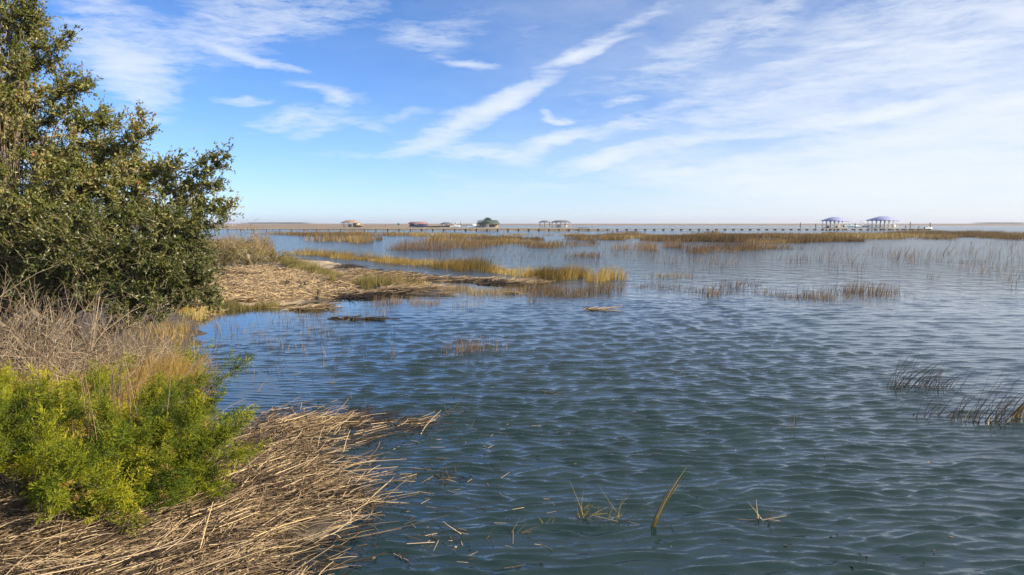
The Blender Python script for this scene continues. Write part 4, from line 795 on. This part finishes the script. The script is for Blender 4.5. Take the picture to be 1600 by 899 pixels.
# ------------------------------------------------------------------ the far shore of salt marsh along the horizon
def landstrip(name, y0, y1, xa, xb, z, seed, m, kind='structure', label=None, cat=None):
    gxx = np.linspace(xa, xb, 500); gyy = np.array([0,.01,.05,.15,.4,1.0]); X, T = np.meshgrid(gxx, gyy); front = y0*(1+.06*(fbm(X/260, X*0, seed, 3)-.5)*2)
    Y = front+(y1-front)*T; Z = z*ss(-.005,.05,T)*(.75+.5*fbm(X/35, Y/300, seed+1, 3)); Z[0] = -.2
    X2 = X*(1+0*T); i = np.arange(X.size).reshape(X.shape); Q = np.stack([i[:-1,:-1], i[:-1,1:], i[1:,1:], i[1:,:-1]], -1).reshape(-1,4)
    return tag(link(name, qmesh(name, np.stack([X2,Y,Z],-1).reshape(-1,3), Q, None, False), m), label, cat, kind=kind)
fm, fn, fb = mat('far_marsh_surface'); q = N(fn, 'ShaderNodeNewGeometry'); mpf = N(fn, 'ShaderNodeMapping'); mpf.inputs['Scale'].default_value = (.02,.004,1); fn.links.new(q.outputs['Position'], mpf.inputs[0])
nf_ = N(fn, 'ShaderNodeTexNoise', Scale=3.0, Detail=6.0); fn.links.new(mpf.outputs[0], nf_.inputs[0]); rf = ramp(fn, nf_.outputs[0], [(.3, (.13,.085,.05)), (.55, (.22,.145,.085)), (.75, (.30,.22,.12))]); fn.links.new(rf.outputs[0], fb.inputs['Base Color']); fb.inputs['Roughness'].default_value = .9
landstrip('far_shore', 1050, 7500, -7000, 7000, 2.3, 101, fm)
landstrip('far_shore', 470, 1040, -900, -60, 1.0, 102, fm)
g = G(); n = 12000
cxs = np.array([(at(px,349,2400)[0]) for px in (395,412,430,442,455,470,1540,1556,1575,1590)]); i = rng.integers(0,len(cxs),n); sg_ = rng.uniform(12,26,len(cxs))[i]
P = np.column_stack([cxs[i]+rng.normal(size=n)*sg_, 2400+rng.normal(size=n)*20, 1+rng.random(n)**1.3*6*np.exp(-rng.normal(size=n)**2*.2)]); leaves(g, P, rdir(n), rng.uniform(1,2,n), rng.uniform(.8,1.4,n), rng.random(n))
tag(g.build('distant_trees', M['darktree']), 'faint low tree clumps along the distant horizon', 'trees', kind='stuff')

# ------------------------------------------------------------------ haze
HAZE = 1
if HAZE:
    g = G(); box(g, (0,3900,18), (16000,8200,41), .5)   # y -200..8000
    hm = bpy.data.materials.new('haze'); hm.use_nodes = True; hn = hm.node_tree; hn.nodes.clear(); ho = hn.nodes.new('ShaderNodeOutputMaterial'); pv = hn.nodes.new('ShaderNodeVolumePrincipled')
    pv.inputs['Color'].default_value = (.86,.9,1,1); pv.inputs['Density'].default_value = .00016; pv.inputs['Anisotropy'].default_value = .2; hn.links.new(pv.outputs[0], ho.inputs['Volume'])
    tag(link('haze', qmesh('haze', g.V[0], g.Q[0]), hm), 'thin pale sea air over the marsh', 'haze', kind='stuff')
    
# ------------------------------------------------------------------ camera and output
cam = bpy.data.cameras.new('camera'); cam.sensor_width = 36; cam.lens = 36*F/1600; cam.clip_start = .1; cam.clip_end = 30000
co = bpy.data.objects.new('camera', cam); C.objects.link(co); co.location = (0,0,H); co.rotation_euler = (R(90)-PITCH, 0, 0); sc.camera = co
sc.view_settings.view_transform = 'Standard'; sc.view_settings.look = 'None'; sc.view_settings.gamma = 1; sc.view_settings.exposure = 0.78; sc.view_settings.use_curve_mapping = False
sc.cycles.max_bounces = 6; sc.cycles.diffuse_bounces = 2; sc.cycles.glossy_bounces = 3; sc.cycles.transmission_bounces = 3; sc.cycles.volume_bounces = 0; sc.cycles.caustics_reflective = False; sc.cycles.caustics_refractive = False
